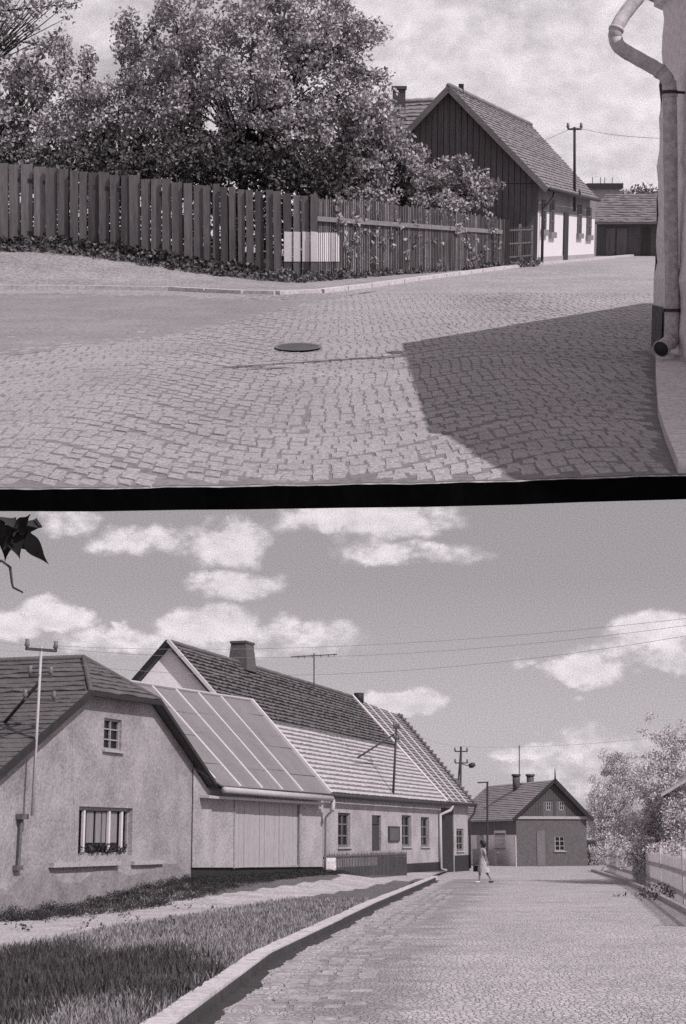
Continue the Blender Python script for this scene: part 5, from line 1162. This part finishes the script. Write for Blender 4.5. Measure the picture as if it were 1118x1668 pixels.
# ================================================================== camera, light, sky
cam = bpy.data.cameras.new('camera'); co = bpy.data.objects.new('camera', cam); COL.objects.link(co); S.camera = co
co.location = (0, 0, 1.7); co.rotation_euler = (math.pi/2+Lw.p, 0, 0)
cam.sensor_fit = 'VERTICAL'; cam.sensor_height = 36; cam.lens = 36*F/1668; cam.clip_start = .1; cam.clip_end = 12000
sv = Vector((.53, -.535, .665)).normalized()
sun = bpy.data.lights.new('sun', 'SUN'); sun.energy = 3.3; sun.angle = R(.5); sun.color = (1, .96, .97)
so = bpy.data.objects.new('sun', sun); COL.objects.link(so); so.rotation_euler = sv.to_track_quat('Z', 'Y').to_euler(); so.location = (30, -20, 40)
W = bpy.data.worlds.new('World'); S.world = W; W.use_nodes = True; N = W.node_tree.nodes; K = W.node_tree.links; N.clear()
def nm(op, *a):
    n = N.new('ShaderNodeMath'); n.operation = op
    for i, x in enumerate(a):
        if hasattr(x, 'links'): K.new(x, n.inputs[i])
        else: n.inputs[i].default_value = x
    return n.outputs[0]
out = N.new('ShaderNodeOutputWorld'); bg = N.new('ShaderNodeBackground'); K.new(bg.outputs[0], out.inputs[0]); bg.inputs[1].default_value = .1
sky = N.new('ShaderNodeTexSky'); sky.sky_type = 'NISHITA'; sky.sun_disc = False; sky.sun_elevation = math.asin(sv.z); sky.sun_rotation = math.atan2(sv.x, sv.y); sky.dust_density = 2
bw = N.new('ShaderNodeRGBToBW'); K.new(sky.outputs[0], bw.inputs[0])
tc = N.new('ShaderNodeTexCoord'); sp = N.new('ShaderNodeSeparateXYZ'); K.new(tc.outputs['Generated'], sp.inputs[0])
az = nm('ARCTAN2', sp.outputs[0], sp.outputs[1]); el = nm('ARCSINE', sp.outputs[2])
cv = N.new('ShaderNodeCombineXYZ'); K.new(az, cv.inputs[0]); K.new(nm('MULTIPLY', el, 1.5), cv.inputs[1])
def wn(sc, det, w=0, rough=.6):
    n = N.new('ShaderNodeTexNoise'); n.noise_dimensions = '3D'; n.inputs['Scale'].default_value = sc; n.inputs['Detail'].default_value = det; n.inputs['Roughness'].default_value = rough
    m_ = N.new('ShaderNodeVectorMath'); m_.operation = 'ADD'; m_.inputs[1].default_value = (w, w*.7, w*.3); K.new(cv.outputs[0], m_.inputs[0]); K.new(m_.outputs[0], n.inputs[0]); return n.outputs[0]
nA = wn(26, 7, 3.1); nB = wn(26, 7, 9.4); nC = wn(60, 6, 1.7); nD = wn(7.5, 6, 6.1); nG = wn(1050, 1, 2.2)
azd = nm('ADD', az, nm('MULTIPLY', nm('SUBTRACT', nA, .5), .036)); eld = nm('ADD', el, nm('MULTIPLY', nm('SUBTRACT', nB, .5), .030))
clouds = [(100, 1005, 58, 26, 1.), (12, 1022, 50, 20, .8), (205, 1022, 14, 14, .6), (335, 1018, 70, 30, 1.05), (230, 885, 85, 26, .6), (372, 885, 62, 42, .75), (390, 955, 80, 24, .7), (500, 1032, 75, 22, .6), (600, 845, 150, 34, .75), (660, 900, 130, 20, .55), (650, 1142, 68, 19, 1.05), (962, 1092, 72, 24, .8), (1070, 1030, 75, 34, .85), (1100, 1075, 50, 25, .7), (855, 1084, 20, 9, .5), (870, 1222, 70, 14, .6), (948, 1140, 20, 10, .4), (110, 845, 50, 22, .55),
          (1000, 1250, 160, 60, .5), (230, 1045, 130, 22, .55), (560, 855, 180, 30, .36), (300, 880, 130, 26, .5), (740, 905, 90, 16, .45), (450, 1045, 160, 24, .5), (1010, 1060, 90, 24, .5)]
acc = None
for x, y, rx, ry, s_ in clouds:
    r = Lw.ray(x, y).normalized(); a0 = math.atan2(r.x, r.y); e0 = math.asin(r.z)
    u = nm('DIVIDE', nm('SUBTRACT', azd, a0), rx*1.22/F); v = nm('DIVIDE', nm('SUBTRACT', eld, e0), ry*1.25/F)
    d = nm('SQRT', nm('ADD', nm('MULTIPLY', u, u), nm('MULTIPLY', v, v)))
    c = nm('MULTIPLY', nm('SMOOTH_MIN', nm('MAXIMUM', nm('SUBTRACT', 1.25, d), 0.), .8, .1), s_)
    acc = c if acc is None else nm('MAXIMUM', acc, c)
nz = nm('MULTIPLY', nm('SUBTRACT', nC, .5), 1.1)
m0 = nm('ADD', acc, nm('MULTIPLY', nz, nm('MINIMUM', nm('MULTIPLY', acc, 2.), 1.)))
mr = N.new('ShaderNodeMapRange'); mr.interpolation_type = 'SMOOTHSTEP'; mr.inputs[1].default_value = .17; mr.inputs[2].default_value = .56; K.new(m0, mr.inputs[0])
# high broken cloud over the upper street
hi = N.new('ShaderNodeMapRange'); hi.interpolation_type = 'SMOOTHSTEP'; hi.inputs[1].default_value = R(19.5); hi.inputs[2].default_value = R(21); K.new(el, hi.inputs[0])
nr_ = N.new('ShaderNodeMapRange'); nr_.interpolation_type = 'SMOOTHSTEP'; nr_.inputs[1].default_value = .34; nr_.inputs[2].default_value = .60; K.new(nm('ADD', nm('MULTIPLY', nD, .9), nm('MULTIPLY', nC, .10)), nr_.inputs[0])
right_ = nm('ADD', 1.0, nm('MULTIPLY', az, 2.6))
hc_ = nm('MULTIPLY', hi.outputs[0], nm('MAXIMUM', nm('MINIMUM', nm('ADD', nm('MULTIPLY', nr_.outputs[0], .6), nm('MULTIPLY', right_, .55)), 1.), 0.))
fin = nm('MAXIMUM', mr.outputs[0], hc_)
# grey sky and cloud values follow the physical sky's brightness
val = nm('ADD', nm('MULTIPLY', bw.outputs[0], .40), 2.15)
lowb = N.new('ShaderNodeMapRange'); lowb.inputs[1].default_value = R(0); lowb.inputs[2].default_value = R(9); lowb.inputs[3].default_value = 1.55; lowb.inputs[4].default_value = 1.0; K.new(el, lowb.inputs[0])
val = nm('MULTIPLY', val, lowb.outputs[0])
cl = nm('ADD', nm('ADD', 7.4, nm('MULTIPLY', nm('SUBTRACT', nC, .5), 4.5)), nm('MULTIPLY', nm('SUBTRACT', nA, .5), 6.))
mixv = nm('ADD', nm('MULTIPLY', val, nm('SUBTRACT', 1., fin)), nm('MULTIPLY', cl, fin))
mixv = nm('MULTIPLY', mixv, nm('ADD', 1., nm('MULTIPLY', nm('SUBTRACT', nG, .5), 1.0)))
cc = N.new('ShaderNodeCombineColor'); K.new(nm('MULTIPLY', mixv, 1.03), cc.inputs[0]); K.new(nm('MULTIPLY', mixv, .955), cc.inputs[1]); K.new(mixv, cc.inputs[2]); K.new(cc.outputs[0], bg.inputs[0])
S.view_settings.view_transform = 'Standard'; S.view_settings.look = 'None'; S.view_settings.exposure = 0; S.view_settings.gamma = 1
S.render.engine = 'CYCLES'; S.cycles.max_bounces = 4; S.cycles.diffuse_bounces = 2; S.cycles.use_denoising = False
